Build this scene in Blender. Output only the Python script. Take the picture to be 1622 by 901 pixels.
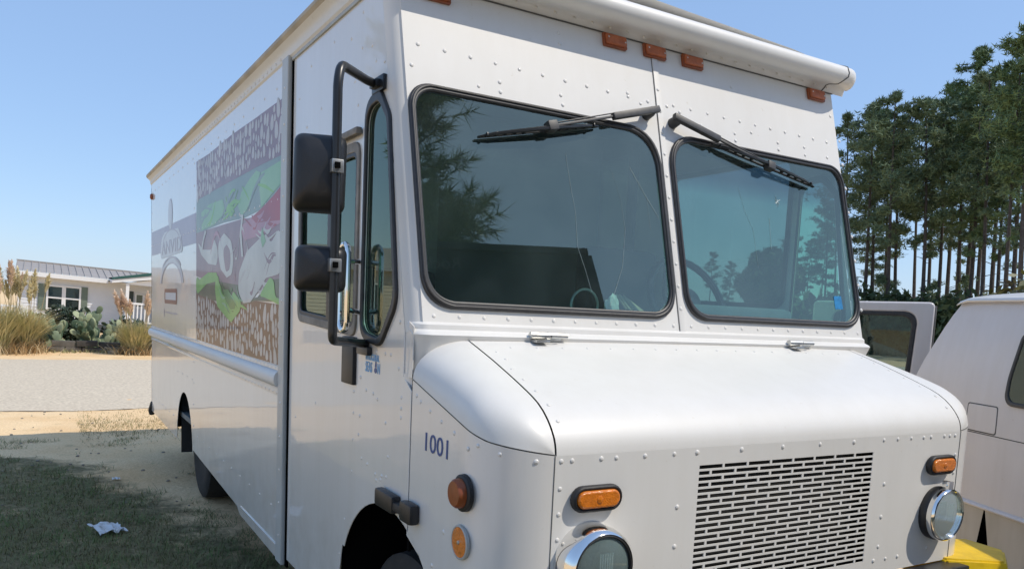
import bpy, bmesh, math, random
import numpy as np
from mathutils import Vector, Matrix, noise as mnoise

random.seed(7); RNG = np.random.default_rng(7)
for o in list(bpy.data.objects): bpy.data.objects.remove(o)
S = bpy.context.scene
COL = S.collection
R = math.radians
PI = math.pi

# ------------------------------------------------------------------ camera
cd = bpy.data.cameras.new('camera')
cd.sensor_width = 36.0
cd.lens = 28.16
cd.shift_y = 0.112
cd.clip_start = 0.05
cd.clip_end = 3000
cam = bpy.data.objects.new('camera', cd); COL.objects.link(cam)
rx = Vector((0.86079129, -0.50682323, 0.0465679))
up = Vector((0.01527974, 0.11718923, 0.99299205))
bk = Vector((-0.5087287, -0.85404736, 0.1086196))
cam.matrix_world = Matrix(((rx.x, up.x, bk.x, -1.0), (rx.y, up.y, bk.y, 0.0), (rx.z, up.z, bk.z, 1.62), (0, 0, 0, 1)))
S.camera = cam

# ------------------------------------------------------------------ sky, sun, exposure
SUN_EL, SUN_AZ = R(52), R(46)            # azimuth measured from the truck's nose (-Y) towards +X
sdir = Vector((math.cos(SUN_EL) * math.sin(SUN_AZ), -math.cos(SUN_EL) * math.cos(SUN_AZ), math.sin(SUN_EL)))
W = bpy.data.worlds.new('World'); S.world = W; W.use_nodes = True
wn = W.node_tree; wn.nodes.clear()
sky = wn.nodes.new('ShaderNodeTexSky'); sky.sky_type = 'NISHITA'; sky.sun_disc = False
sky.sun_elevation = SUN_EL
sky.sun_rotation = math.atan2(sdir.x, sdir.y)
sky.air_density = 1.0; sky.dust_density = 0.45; sky.ozone_density = 3.0; sky.altitude = 0
bg = wn.nodes.new('ShaderNodeBackground'); bg.inputs['Strength'].default_value = 0.15
wo = wn.nodes.new('ShaderNodeOutputWorld')
veil = wn.nodes.new('ShaderNodeMix'); veil.data_type = 'RGBA'; veil.inputs['Factor'].default_value = 0.6   # even summer haze over the whole dome
veil.inputs['B'].default_value = (1.75, 2.72, 4.5, 1)
wn.links.new(sky.outputs[0], veil.inputs['A']); wn.links.new(veil.outputs['Result'], bg.inputs['Color']); wn.links.new(bg.outputs[0], wo.inputs['Surface'])
sl = bpy.data.lights.new('sun', 'SUN'); sl.energy = 2.75; sl.angle = R(0.55); sl.color = (1.0, 0.92, 0.80)
so = bpy.data.objects.new('sun', sl); COL.objects.link(so)
so.rotation_euler = sdir.to_track_quat('Z', 'Y').to_euler(); so.location = (10, -10, 20)
S.view_settings.view_transform = 'Standard'; S.view_settings.look = 'None'
S.view_settings.exposure = 0.33; S.view_settings.gamma = 1.0
S.view_settings.use_curve_mapping = False
S.render.engine = 'CYCLES'

# ------------------------------------------------------------------ materials
def mat(name, col, rough=0.5, metal=0.0, coat=0.0, spec=0.5, var=0.0, vscale=3.0, bump=0.0, bscale=40.0, coat_rough=0.05,
        col2=None, detail=4.0, emit=None, trans=0.0):
    m = bpy.data.materials.new(name); m.use_nodes = True
    nt = m.node_tree; b = nt.nodes['Principled BSDF']
    b.inputs['Base Color'].default_value = (*col, 1); b.inputs['Roughness'].default_value = rough
    b.inputs['Metallic'].default_value = metal; b.inputs['Coat Weight'].default_value = coat
    b.inputs['Coat Roughness'].default_value = coat_rough
    b.inputs['Specular IOR Level'].default_value = spec
    b.inputs['Transmission Weight'].default_value = trans
    tc = nt.nodes.new('ShaderNodeTexCoord')
    if var > 0 or col2:
        n = nt.nodes.new('ShaderNodeTexNoise'); n.inputs['Scale'].default_value = vscale; n.inputs['Detail'].default_value = detail
        nt.links.new(tc.outputs['Object'], n.inputs['Vector'])
        r = nt.nodes.new('ShaderNodeValToRGB'); r.color_ramp.elements[0].position = 0.35; r.color_ramp.elements[1].position = 0.68
        c2 = col2 or tuple(max(0, c * (1 - var)) for c in col)
        r.color_ramp.elements[0].color = (*c2, 1); r.color_ramp.elements[1].color = (*col, 1)
        nt.links.new(n.outputs['Fac'], r.inputs['Fac']); nt.links.new(r.outputs['Color'], b.inputs['Base Color'])
    if bump > 0:
        n2 = nt.nodes.new('ShaderNodeTexNoise'); n2.inputs['Scale'].default_value = bscale; n2.inputs['Detail'].default_value = 3
        nt.links.new(tc.outputs['Object'], n2.inputs['Vector'])
        bp = nt.nodes.new('ShaderNodeBump'); bp.inputs['Strength'].default_value = bump; bp.inputs['Distance'].default_value = 0.02
        nt.links.new(n2.outputs['Fac'], bp.inputs['Height']); nt.links.new(bp.outputs['Normal'], b.inputs['Normal'])
        nt.links.new(bp.outputs['Normal'], b.inputs['Coat Normal'])
    return m

def streaks(m, amt=.10):
    nt = m.node_tree; b = nt.nodes['Principled BSDF']; src = b.inputs['Base Color'].links[0].from_socket
    tc = nt.nodes.new('ShaderNodeTexCoord'); mp = nt.nodes.new('ShaderNodeMapping'); mp.inputs['Scale'].default_value = (9, 9, .8)
    n = nt.nodes.new('ShaderNodeTexNoise'); n.inputs['Scale'].default_value = 1.6; n.inputs['Detail'].default_value = 7; n.inputs['Roughness'].default_value = .65
    nt.links.new(tc.outputs['Object'], mp.inputs[0]); nt.links.new(mp.outputs[0], n.inputs['Vector'])
    r = nt.nodes.new('ShaderNodeValToRGB'); r.color_ramp.elements[0].position = .36; r.color_ramp.elements[1].position = .60
    r.color_ramp.elements[0].color = (1 - amt, 1 - amt * 1.15, 1 - amt * 1.5, 1); r.color_ramp.elements[1].color = (1, 1, 1, 1)
    nt.links.new(n.outputs['Fac'], r.inputs['Fac'])
    n2 = nt.nodes.new('ShaderNodeTexNoise'); n2.inputs['Scale'].default_value = 34; n2.inputs['Detail'].default_value = 6; n2.inputs['Roughness'].default_value = .75
    nt.links.new(tc.outputs['Object'], n2.inputs['Vector'])
    r2 = nt.nodes.new('ShaderNodeValToRGB'); r2.color_ramp.elements[0].position = .27; r2.color_ramp.elements[1].position = .36
    r2.color_ramp.elements[0].color = (.88, .85, .80, 1); r2.color_ramp.elements[1].color = (1, 1, 1, 1); nt.links.new(n2.outputs['Fac'], r2.inputs['Fac'])
    for q in (r, r2):
        mx = nt.nodes.new('ShaderNodeMix'); mx.data_type = 'RGBA'; mx.blend_type = 'MULTIPLY'; mx.inputs['Factor'].default_value = 1
        nt.links.new(src, mx.inputs['A']); nt.links.new(q.outputs['Color'], mx.inputs['B']); src = mx.outputs['Result']
    nt.links.new(src, b.inputs['Base Color'])

def road_dirt(m, z0=.36, z1=.95, col=(.36, .29, .20)):
    nt = m.node_tree; b = nt.nodes['Principled BSDF']; src = b.inputs['Base Color'].links[0].from_socket
    tc = nt.nodes.new('ShaderNodeTexCoord'); sx = nt.nodes.new('ShaderNodeSeparateXYZ'); nt.links.new(tc.outputs['Object'], sx.inputs[0])
    mr = nt.nodes.new('ShaderNodeMapRange'); mr.inputs['From Min'].default_value = z1; mr.inputs['From Max'].default_value = z0; mr.inputs['To Max'].default_value = .5
    nt.links.new(sx.outputs['Z'], mr.inputs['Value'])
    n = nt.nodes.new('ShaderNodeTexNoise'); n.inputs['Scale'].default_value = 5; n.inputs['Detail'].default_value = 9; n.inputs['Roughness'].default_value = .7
    nt.links.new(tc.outputs['Object'], n.inputs['Vector'])
    r = nt.nodes.new('ShaderNodeValToRGB'); r.color_ramp.elements[0].position = .38; r.color_ramp.elements[1].position = .72; nt.links.new(n.outputs['Fac'], r.inputs['Fac'])
    mu = nt.nodes.new('ShaderNodeMath'); mu.operation = 'MULTIPLY'; nt.links.new(mr.outputs[0], mu.inputs[0]); nt.links.new(r.outputs['Color'], mu.inputs[1])
    mx = nt.nodes.new('ShaderNodeMix'); mx.data_type = 'RGBA'; nt.links.new(mu.outputs[0], mx.inputs['Factor']); nt.links.new(src, mx.inputs['A']); mx.inputs['B'].default_value = (*col, 1)
    nt.links.new(mx.outputs['Result'], b.inputs['Base Color'])

def glass_mat(name, tint, band=None, dust_haze=0.02, ior=1.9, zband=(2.12, 2.2), grime_haze=0.05):
    """thin laminated pane: tinted transmission + two-surface reflection + a film of dust"""
    m = bpy.data.materials.new(name); m.use_nodes = True
    nt = m.node_tree; nt.nodes.clear()
    out = nt.nodes.new('ShaderNodeOutputMaterial')
    tr = nt.nodes.new('ShaderNodeBsdfTransparent'); tr.inputs['Color'].default_value = (*tint, 1)
    geo = nt.nodes.new('ShaderNodeNewGeometry')
    if band:
        tc = nt.nodes.new('ShaderNodeTexCoord'); sx = nt.nodes.new('ShaderNodeSeparateXYZ')
        nt.links.new(tc.outputs['Object'], sx.inputs[0])
        mr = nt.nodes.new('ShaderNodeMapRange'); mr.inputs['From Min'].default_value = zband[0]; mr.inputs['From Max'].default_value = zband[1]
        nt.links.new(sx.outputs['Z'], mr.inputs['Value'])
        mx = nt.nodes.new('ShaderNodeMix'); mx.data_type = 'RGBA'
        nt.links.new(mr.outputs[0], mx.inputs['Factor']); mx.inputs['A'].default_value = (*tint, 1); mx.inputs['B'].default_value = (*band, 1)
        nt.links.new(mx.outputs['Result'], tr.inputs['Color'])
    df = nt.nodes.new('ShaderNodeBsdfDiffuse'); df.inputs['Color'].default_value = (.55, .75, .74, 1)
    tcn = nt.nodes.new('ShaderNodeTexCoord')
    nz = nt.nodes.new('ShaderNodeTexNoise'); nz.inputs['Scale'].default_value = 5; nz.inputs['Detail'].default_value = 3; nz.inputs['Roughness'].default_value = .5
    nt.links.new(tcn.outputs['Object'], nz.inputs['Vector'])
    mr2 = nt.nodes.new('ShaderNodeMapRange'); mr2.inputs['From Min'].default_value = .35; mr2.inputs['From Max'].default_value = .75
    mr2.inputs['To Min'].default_value = dust_haze; mr2.inputs['To Max'].default_value = dust_haze + grime_haze
    nt.links.new(nz.outputs['Fac'], mr2.inputs['Value'])
    inv = nt.nodes.new('ShaderNodeMath'); inv.operation = 'SUBTRACT'; inv.inputs[0].default_value = 1.0
    nt.links.new(geo.outputs['Backfacing'], inv.inputs[1])
    md = nt.nodes.new('ShaderNodeMath'); md.operation = 'MULTIPLY'; nt.links.new(mr2.outputs[0], md.inputs[0]); nt.links.new(inv.outputs[0], md.inputs[1])
    m1 = nt.nodes.new('ShaderNodeMixShader')
    nt.links.new(md.outputs[0], m1.inputs['Fac']); nt.links.new(tr.outputs[0], m1.inputs[1]); nt.links.new(df.outputs[0], m1.inputs[2])
    gl = nt.nodes.new('ShaderNodeBsdfGlossy'); gl.inputs['Roughness'].default_value = 0.012; gl.inputs['Color'].default_value = (.88, 1, .84, 1)
    fr = nt.nodes.new('ShaderNodeFresnel'); fr.inputs['IOR'].default_value = ior
    m2 = nt.nodes.new('ShaderNodeMixShader')
    mf = nt.nodes.new('ShaderNodeMath'); mf.operation = 'MULTIPLY'; nt.links.new(fr.outputs[0], mf.inputs[0]); nt.links.new(inv.outputs[0], mf.inputs[1])
    nt.links.new(mf.outputs[0], m2.inputs['Fac']); nt.links.new(m1.outputs[0], m2.inputs[1]); nt.links.new(gl.outputs[0], m2.inputs[2])
    nt.links.new(m2.outputs[0], out.inputs['Surface'])
    return m

WP = (.765, .75, .715)
M = {}
M['paint'] = mat('white_paint', WP, .5, coat=.12, coat_rough=.06, spec=.3, var=.045, vscale=2.2, bump=.05, bscale=1.7)
M['paint_side'] = mat('white_side_paint', (.79, .77, .735), .3, coat=.8, coat_rough=.035, var=.05, vscale=1.6, bump=.14, bscale=1.7)
M['fibre'] = mat('fibreglass_white', (.755, .74, .705), .45, coat=.2, coat_rough=.2, spec=.35, var=.04, vscale=4)
M['trim'] = mat('dull_trim', (.47, .49, .48), .45, var=.15, vscale=6)
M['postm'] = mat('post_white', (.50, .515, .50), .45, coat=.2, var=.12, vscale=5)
M['gold'] = mat('weathered_cap', (.50, .42, .30), .55, var=.3, vscale=5)
M['alu'] = mat('aluminium', (.62, .62, .60), .35, metal=.9, var=.2, vscale=20)
M['dirty'] = mat('dirty_frame', (.30, .27, .23), .6, var=.4, vscale=14)
M['chrome'] = mat('chrome', (.85, .84, .82), .07, metal=1)
M['rubber'] = mat('rubber', (.022, .022, .024), .55, var=.3, vscale=30, bump=.1, bscale=80)
M['seal'] = mat('seal_rubber', (.035, .034, .036), .45, spec=.6, var=.35, vscale=40)
M['plastic'] = mat('black_plastic', (.018, .018, .02), .42, var=.3, vscale=12, bump=.025, bscale=160)
M['blackm'] = mat('black_metal', (.02, .021, .023), .33, var=.25, vscale=25)
M['wiper'] = mat('worn_wiper_black', (.05, .05, .052), .5, var=.4, vscale=40)
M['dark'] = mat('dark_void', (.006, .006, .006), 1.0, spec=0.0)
M['radiator'] = mat('radiator', (.016, .017, .017), .7, var=.5, vscale=60)
M['amber'] = mat('amber_lens', (.80, .22, .012), .2, coat=.5, var=.25, vscale=60, bump=.25, bscale=220)
M['amber_old'] = mat('faded_amber', (.50, .135, .045), .4, var=.25, vscale=40, bump=.15, bscale=120)
M['amber_dark'] = mat('dark_amber_lens', (.30, .075, .02), .35, var=.2, vscale=40)
M['blue'] = mat('blue_vinyl', (.02, .07, .25), .4)
M['skyblue'] = mat('light_blue_vinyl', (.20, .45, .74), .4)
M['seam'] = mat('seam_gap', (.11, .11, .105), .8)
M['glass'] = glass_mat('windshield_glass', (.74, .90, .88), band=(.46, .52, .62), dust_haze=.014, grime_haze=.035, ior=2.4)
M['sideglass'] = glass_mat('side_glass', (.56, .74, .62), dust_haze=.01, grime_haze=.02, ior=1.8)
M['driverglass'] = glass_mat('driver_window_glass', (.52, .60, .55), dust_haze=.10, grime_haze=.10, ior=1.6)  # tint and milky film put in to dim the daylight through the far window
M['lampglass'] = glass_mat('lamp_glass', (.97, .98, .98), dust_haze=.16, grime_haze=.12, ior=1.45)  # pale film added to the clear lenses so they look brighter
M['reflect'] = mat('lamp_reflector', (.80, .80, .78), .3, metal=.25, spec=1.0, bump=.1, bscale=30)
M['yellow'] = mat('yellow_enamel', (.93, .62, .006), .4, var=.22, vscale=9, coat=.2, bump=.1, bscale=50)
M['tyre'] = mat('tyre', (.02, .02, .02), .75, var=.4, vscale=20)
M['rim'] = mat('rim_red', (.25, .03, .03), .5, var=.3, vscale=10)
M['rimw'] = mat('rim_white', (.5, .5, .5), .5, var=.3, vscale=10)
M['interior'] = mat('interior_panel', (.42, .46, .45), .6, var=.1, vscale=3)
M['ceil'] = mat('interior_light', (.34, .37, .37), .6, var=.1, vscale=3)
M['dash'] = mat('dashboard', (.17, .20, .20), .6, var=.2, vscale=10)
M['seat'] = mat('seat_vinyl', (.05, .055, .06), .6)
M['paper'] = mat('paper', (.75, .72, .62), .7, var=.12, vscale=30, bump=.3, bscale=40)
M['paper2'] = mat('brown_paper', (.50, .38, .22), .7, var=.2, vscale=30)
M['crack'] = mat('glass_crack', (.42, .50, .50), .3)
M['sticker'] = mat('blue_sticker', (.02, .25, .55), .4, var=.4, vscale=60)
M['van'] = mat('van_paint', (.74, .70, .69), .38, coat=.35, coat_rough=.1, var=.10, vscale=2.0, bump=.04, bscale=2)
M['vanlow'] = mat('van_lower_paint', (.56, .53, .48), .45, coat=.2, var=.18, vscale=3)
M['vanglass'] = glass_mat('van_glass', (.22, .26, .27), dust_haze=.01, grime_haze=.02, ior=1.7)
M['doorglass'] = glass_mat('van_door_glass', (.50, .58, .58), dust_haze=.02, grime_haze=.03, ior=1.6)

for k_, a_ in (('paint', .022), ('paint_side', .035), ('fibre', .02), ('van', .04), ('vanlow', .08), ('yellow', .15), ('trim', .12)): streaks(M[k_], a_)
road_dirt(M['paint_side']); road_dirt(M['vanlow'], .1, .8)

# ------------------------------------------------------------------ helpers
def link(name, me, m=None, parent=None, kind=None):
    o = bpy.data.objects.new(name, me); COL.objects.link(o)
    if m is not None:
        for k in (m if isinstance(m, (list, tuple)) else [m]): me.materials.append(k)
    if parent is not None: o.parent = parent
    if kind: o['kind'] = kind
    return o

def thing(name, label, cat, loc=(0, 0, 0), rz=0.0, group=None):
    o = bpy.data.objects.new(name, None); COL.objects.link(o); o.empty_display_size = .1
    o.location = loc; o.rotation_euler = (0, 0, rz)
    o['label'] = label; o['category'] = cat
    if group: o['group'] = group
    return o

def tag(o, label, cat, group=None):
    o['label'] = label; o['category'] = cat
    if group: o['group'] = group
    return o

def finish(me, smooth=True, ang=35):
    me.validate()
    if smooth:
        me.polygons.foreach_set('use_smooth', [True] * len(me.polygons))
        try: me.set_sharp_from_angle(angle=R(ang))
        except Exception: pass
    me.update(); return me

def bm_mesh(bm, name='m', smooth=True, ang=35):
    bmesh.ops.recalc_face_normals(bm, faces=bm.faces)
    me = bpy.data.meshes.new(name); bm.to_mesh(me); bm.free(); return finish(me, smooth, ang)

def pyd(v, f, name='m', smooth=True, ang=35):
    me = bpy.data.meshes.new(name); me.from_pydata([tuple(p) for p in v], [], f); return finish(me, smooth, ang)

def rpoly(pts, rad, n=6):
    """round the corners of a polygon; rad: one radius or one per corner"""
    k = len(pts); out = []
    rs = rad if isinstance(rad, (list, tuple)) else [rad] * k
    for i in range(k):
        p0, p1, p2 = Vector(pts[i - 1]), Vector(pts[i]), Vector(pts[(i + 1) % k])
        a, b = (p0 - p1), (p2 - p1)
        if rs[i] <= 0: out.append(tuple(p1)); continue
        an = a.angle(b); d = min(rs[i] / math.tan(an / 2), a.length * .49, b.length * .49)
        a.normalize(); b.normalize()
        s, e = p1 + a * d, p1 + b * d
        for j in range(n + 1):
            t = j / n
            q = (1 - t) ** 2 * s + 2 * t * (1 - t) * p1 * .80 + 2 * t * (1 - t) * .20 * (s + e) / 2 + t * t * e
            out.append(tuple(q))
    return out

def circ(cx, cy, r, n=24, ry=None):
    ry = ry or r
    return [(cx + r * math.cos(2 * PI * i / n), cy + ry * math.sin(2 * PI * i / n)) for i in range(n)]

def plate(outline, holes=(), t=.004, bevel=0.0, M4=None, name='m', ang=35):
    """filled outline with holes, front face at local z = 0, thickness t behind it"""
    cu = bpy.data.curves.new('c', 'CURVE'); cu.dimensions = '2D'; cu.fill_mode = 'BOTH'
    cu.extrude = max(t / 2 - bevel, 1e-5); cu.bevel_depth = bevel; cu.bevel_resolution = 2; cu.offset = -bevel
    for lp in [outline, *holes]:
        sp = cu.splines.new('POLY'); sp.points.add(len(lp) - 1)
        for i, p in enumerate(lp): sp.points[i].co = (p[0], p[1], 0, 1)
        sp.use_cyclic_u = True
    ob = bpy.data.objects.new('c', cu)
    me = bpy.data.meshes.new_from_object(ob)
    bpy.data.objects.remove(ob); bpy.data.curves.remove(cu)
    me.name = name; me.materials.clear()
    me.transform(Matrix.Translation((0, 0, -t / 2)))
    if M4 is not None: me.transform(M4)
    return finish(me, True, ang)

def text_mesh(body, size, M4, align='LEFT', ext=.0006, sx=1.0):
    cu = bpy.data.curves.new('t', 'FONT'); cu.body = body; cu.size = size; cu.align_x = align; cu.extrude = ext; cu.resolution_u = 3
    ob = bpy.data.objects.new('t', cu); me = bpy.data.meshes.new_from_object(ob)
    bpy.data.objects.remove(ob); bpy.data.curves.remove(cu); me.materials.clear()
    me.transform(Matrix.Diagonal((sx, 1, 1, 1))); me.transform(M4); return finish(me, False)

def basis(o, e1, e2):
    e1 = Vector(e1).normalized(); e2 = Vector(e2).normalized(); e3 = e1.cross(e2); o = Vector(o)
    return Matrix(((e1.x, e2.x, e3.x, o.x), (e1.y, e2.y, e3.y, o.y), (e1.z, e2.z, e3.z, o.z), (0, 0, 0, 1)))

def tube(path, r, n=10, caps=True, name='m', closed=False):
    """swept tube; r: radius or list"""
    P = [Vector(p) for p in path]; k = len(P); v = []; f = []
    rs = r if isinstance(r, (list, tuple)) else [r] * k
    ref = None
    for i in range(k):
        if closed: t = (P[(i + 1) % k] - P[i - 1])
        else: t = (P[min(i + 1, k - 1)] - P[max(i - 1, 0)])
        t.normalize()
        if ref is None: ref = Vector((0, 0, 1)) if abs(t.z) < .9 else Vector((1, 0, 0))
        u = (ref - t * ref.dot(t)).normalized(); w = t.cross(u); ref = u
        for j in range(n):
            a = 2 * PI * j / n; v.append(P[i] + (u * math.cos(a) + w * math.sin(a)) * rs[i])
    m = k if closed else k - 1
    for i in range(m):
        i2 = (i + 1) % k
        for j in range(n):
            f.append((i * n + j, i * n + (j + 1) % n, i2 * n + (j + 1) % n, i2 * n + j))
    if caps and not closed:
        f.append(tuple(range(n - 1, -1, -1))); f.append(tuple((k - 1) * n + j for j in range(n)))
    return pyd(v, f, name)

def smooth_path(pts, rad, n=5):
    out = [Vector(pts[0])]
    for i in range(1, len(pts) - 1):
        p0, p1, p2 = map(Vector, (pts[i - 1], pts[i], pts[i + 1]))
        a = (p0 - p1); b = (p2 - p1); d = min(rad, a.length * .45, b.length * .45); a.normalize(); b.normalize()
        for j in range(n + 1):
            t = j / n; out.append((1 - t) ** 2 * (p1 + a * d) + 2 * t * (1 - t) * p1 + t * t * (p1 + b * d))
    out.append(Vector(pts[-1])); return out

def lathe(prof, M4, n=32, name='m', ang=40):
    """prof: (radius, height) pairs revolved about local z"""
    v = []; f = []; k = len(prof)
    for r, h in prof:
        for j in range(n):
            a = 2 * PI * j / n; v.append(M4 @ Vector((r * math.cos(a), r * math.sin(a), h)))
    for i in range(k - 1):
        for j in range(n): f.append((i * n + j, i * n + (j + 1) % n, (i + 1) * n + (j + 1) % n, (i + 1) * n + j))
    if prof[0][0] > 1e-6: f.append(tuple(range(n - 1, -1, -1)))
    if prof[-1][0] > 1e-6: f.append(tuple((k - 1) * n + j for j in range(n)))
    return pyd(v, f, name, True, ang)

def box(x0, x1, y0, y1, z0, z1, bev=0.0, M4=None):
    bm = bmesh.new(); bmesh.ops.create_cube(bm, size=1)
    for q in bm.verts: q.co = Vector(((q.co.x + .5) * (x1 - x0) + x0, (q.co.y + .5) * (y1 - y0) + y0, (q.co.z + .5) * (z1 - z0) + z0))
    if bev > 0: bmesh.ops.bevel(bm, geom=bm.edges[:] + bm.verts[:], offset=bev, segments=2, profile=.6, affect='EDGES')
    if M4 is not None: bm.transform(M4)
    return bm_mesh(bm)

def join(meshes, name='m', ang=35):
    bm = bmesh.new()
    for m in meshes: bm.from_mesh(m); bpy.data.meshes.remove(m)
    me = bpy.data.meshes.new(name); bm.to_mesh(me); bm.free(); return finish(me, True, ang)

def sweep(prof, path_fn, us, name='m', ang=35):
    """prof: list of 2-D points, path_fn(u, p) -> 3-D point"""
    v = []; f = []; k = len(prof)
    for u in us:
        for p in prof: v.append(path_fn(u, p))
    for i in range(len(us) - 1):
        for j in range(k - 1): f.append((i * k + j, i * k + j + 1, (i + 1) * k + j + 1, (i + 1) * k + j))
    return pyd(v, f, name, True, ang)

def rivets(points, r=.008, h=.42, seg=8):
    """points: (position, normal); low domes joined into one mesh"""
    v = []; f = []
    for p, nrm in points:
        p = Vector(p); nrm = Vector(nrm).normalized(); q = nrm.to_track_quat('Z', 'Y').to_matrix()
        b = len(v); rr = r * random.uniform(.9, 1.1)
        for lr, lh in ((1, -.1), (.92, .3), (.6, .8)):
            for j in range(seg):
                a = 2 * PI * j / seg; v.append(p + q @ Vector((lr * rr * math.cos(a), lr * rr * math.sin(a), lh * h * rr)))
        v.append(p + nrm * h * rr)
        for i in range(2):
            for j in range(seg): f.append((b + i * seg + j, b + i * seg + (j + 1) % seg, b + (i + 1) * seg + (j + 1) % seg, b + (i + 1) * seg + j))
        for j in range(seg): f.append((b + 2 * seg + j, b + 2 * seg + (j + 1) % seg, b + 3 * seg))
    return pyd(v, f, 'rivets', True, 60)

# side plane frame (outward -x): local (a, b) = (-y, z)
SIDE = basis((0, 0, 0), (0, -1, 0), (0, 0, 1))
def sd(pts): return [(-y, z) for y, z in pts]
FW = 2.22                                            # body width
RK = .2562
RN = Vector((0, -1, RK)).normalized()                # windshield plane normal
RU = Vector((0, RK, 1)).normalized()
def ry(z): return 2.307 + RK * (z - 1.587)
KZ = math.sqrt(1 + RK * RK)
RAKE = basis((0, ry(1.587), 1.587), (1, 0, 0), RU)
def rk(pts): return [(x, (z - 1.587) * KZ) for x, z in pts]
def rp(x, z, off=0.0): return Vector((x, ry(z), z)) + RN * off
YF = 1.737
FRONT = basis((0, YF, 0), (1, 0, 0), (0, 0, 1))

def mirror_x(me):
    c = me.copy(); c.transform(Matrix.Translation((FW, 0, 0)) @ Matrix.Diagonal((-1, 1, 1, 1))); c.flip_normals(); return c

# ------------------------------------------------------------------ ground (setting)
def gz(x, y):
    def ss(a, b, t): t = np.clip((t - a) / (b - a), 0, 1); return t * t * (3 - 2 * t)
    return -.22 * ss(2.6, 3.4, x) * (1 - ss(14, 30, np.abs(y)))
def grass_f(x, y):
    """1 = grass, 0 = bare sand: the track beside the truck and the verge are bare"""
    edge = np.interp(y, [-50, 4.8, 5.6, 6.6, 7.2, 7.7, 8.4, 8.9, 10, 60], [.35, .35, .12, -.12, -.30, -.47, -.62, -1.0, -6, -6])
    return np.clip((edge - x) / .55 + .5, 0, 1) * np.clip((x + 3.6) / .8, 0, 1)
def axis(lo, hi, fine_lo, fine_hi, step):
    a = list(np.arange(fine_lo, fine_hi, step)); s = step; q = fine_hi
    while q < hi: a.append(q); s *= 1.25; q += s
    s = step; q = fine_lo - step
    while q > lo: a.insert(0, q); s *= 1.25; q -= s
    return np.array([lo] + a + [hi])
gx = axis(-1500, 1500, -3.5, 1.2, .09); gy = axis(-1500, 1500, 3.5, 13, .09)
X, Y = np.meshgrid(gx, gy)
Zg = gz(X, Y)
for i in range(X.shape[0]):
    for j in range(X.shape[1]):
        if -4 < X[i, j] < 2.4 and 3 < Y[i, j] < 14:
            Zg[i, j] += .02 * mnoise.noise((X[i, j] * 1.3, Y[i, j] * 1.3, 0)) + .008 * mnoise.noise((X[i, j] * 7, Y[i, j] * 7, 3))
nx, ny = len(gx), len(gy)
gv = np.stack([X.ravel(), Y.ravel(), Zg.ravel()], 1)
idx = np.arange(nx * ny).reshape(ny, nx)
gf = np.stack([idx[:-1, :-1].ravel(), idx[:-1, 1:].ravel(), idx[1:, 1:].ravel(), idx[1:, :-1].ravel()], 1)
gme = bpy.data.meshes.new('ground'); gme.from_pydata(gv.tolist(), [], gf.tolist())
at = gme.attributes.new('grass', 'FLOAT', 'POINT'); at.data.foreach_set('value', grass_f(gv[:, 0], gv[:, 1]).astype(np.float32))
finish(gme)
gm = bpy.data.materials.new('sandy_ground'); gm.use_nodes = True; nt = gm.node_tree; b = nt.nodes['Principled BSDF']
b.inputs['Roughness'].default_value = .95; b.inputs['Specular IOR Level'].default_value = .1
tc = nt.nodes.new('ShaderNodeTexCoord'); an = nt.nodes.new('ShaderNodeAttribute'); an.attribute_name = 'grass'
def nz(scale, det=6, rough=.6):
    n = nt.nodes.new('ShaderNodeTexNoise'); n.inputs['Scale'].default_value = scale; n.inputs['Detail'].default_value = det; n.inputs['Roughness'].default_value = rough
    nt.links.new(tc.outputs['Object'], n.inputs['Vector']); return n
def ramp(src, p0, c0, p1, c1):
    r = nt.nodes.new('ShaderNodeValToRGB'); r.color_ramp.elements[0].position = p0; r.color_ramp.elements[1].position = p1
    r.color_ramp.elements[0].color = (*c0, 1); r.color_ramp.elements[1].color = (*c1, 1); nt.links.new(src, r.inputs['Fac']); return r
n1, n2, n3 = nz(1.1), nz(14), nz(3.2, 8, .7)
sand = ramp(n1.outputs['Fac'], .3, (.78, .535, .29), .7, (.90, .675, .41))
soil = ramp(n2.outputs['Fac'], .35, (.15, .135, .07), .7, (.34, .28, .165))
ma = nt.nodes.new('ShaderNodeMath'); ma.operation = 'MULTIPLY_ADD'; ma.inputs[1].default_value = 2.6; ma.inputs[2].default_value = -1.3
nt.links.new(n3.outputs['Fac'], ma.inputs[0])
mb = nt.nodes.new('ShaderNodeMath'); mb.operation = 'ADD'; mb.use_clamp = True
nt.links.new(ma.outputs[0], mb.inputs[0]); nt.links.new(an.outputs['Fac'], mb.inputs[1])
mr = nt.nodes.new('ShaderNodeMapRange'); mr.inputs['From Min'].default_value = .25; mr.inputs['From Max'].default_value = .85; nt.links.new(mb.outputs[0], mr.inputs['Value'])
mx = nt.nodes.new('ShaderNodeMix'); mx.data_type = 'RGBA'; nt.links.new(mr.outputs[0], mx.inputs['Factor'])
nt.links.new(sand.outputs['Color'], mx.inputs['A']); nt.links.new(soil.outputs['Color'], mx.inputs['B'])
sp = nz(55, 4, .7); spr = ramp(sp.outputs['Fac'], .36, (.72, .70, .66), .56, (1, 1, 1))
mm = nt.nodes.new('ShaderNodeMix'); mm.data_type = 'RGBA'; mm.blend_type = 'MULTIPLY'; mm.inputs['Factor'].default_value = .8
nt.links.new(mx.outputs['Result'], mm.inputs['A']); nt.links.new(spr.outputs['Color'], mm.inputs['B'])
nt.links.new(mm.outputs['Result'], b.inputs['Base Color'])
bp = nt.nodes.new('ShaderNodeBump'); bp.inputs['Strength'].default_value = .6; bp.inputs['Distance'].default_value = .03
nt.links.new(n2.outputs['Fac'], bp.inputs['Height']); nt.links.new(bp.outputs['Normal'], b.inputs['Normal'])
link('ground', gme, gm, kind='structure')

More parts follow.
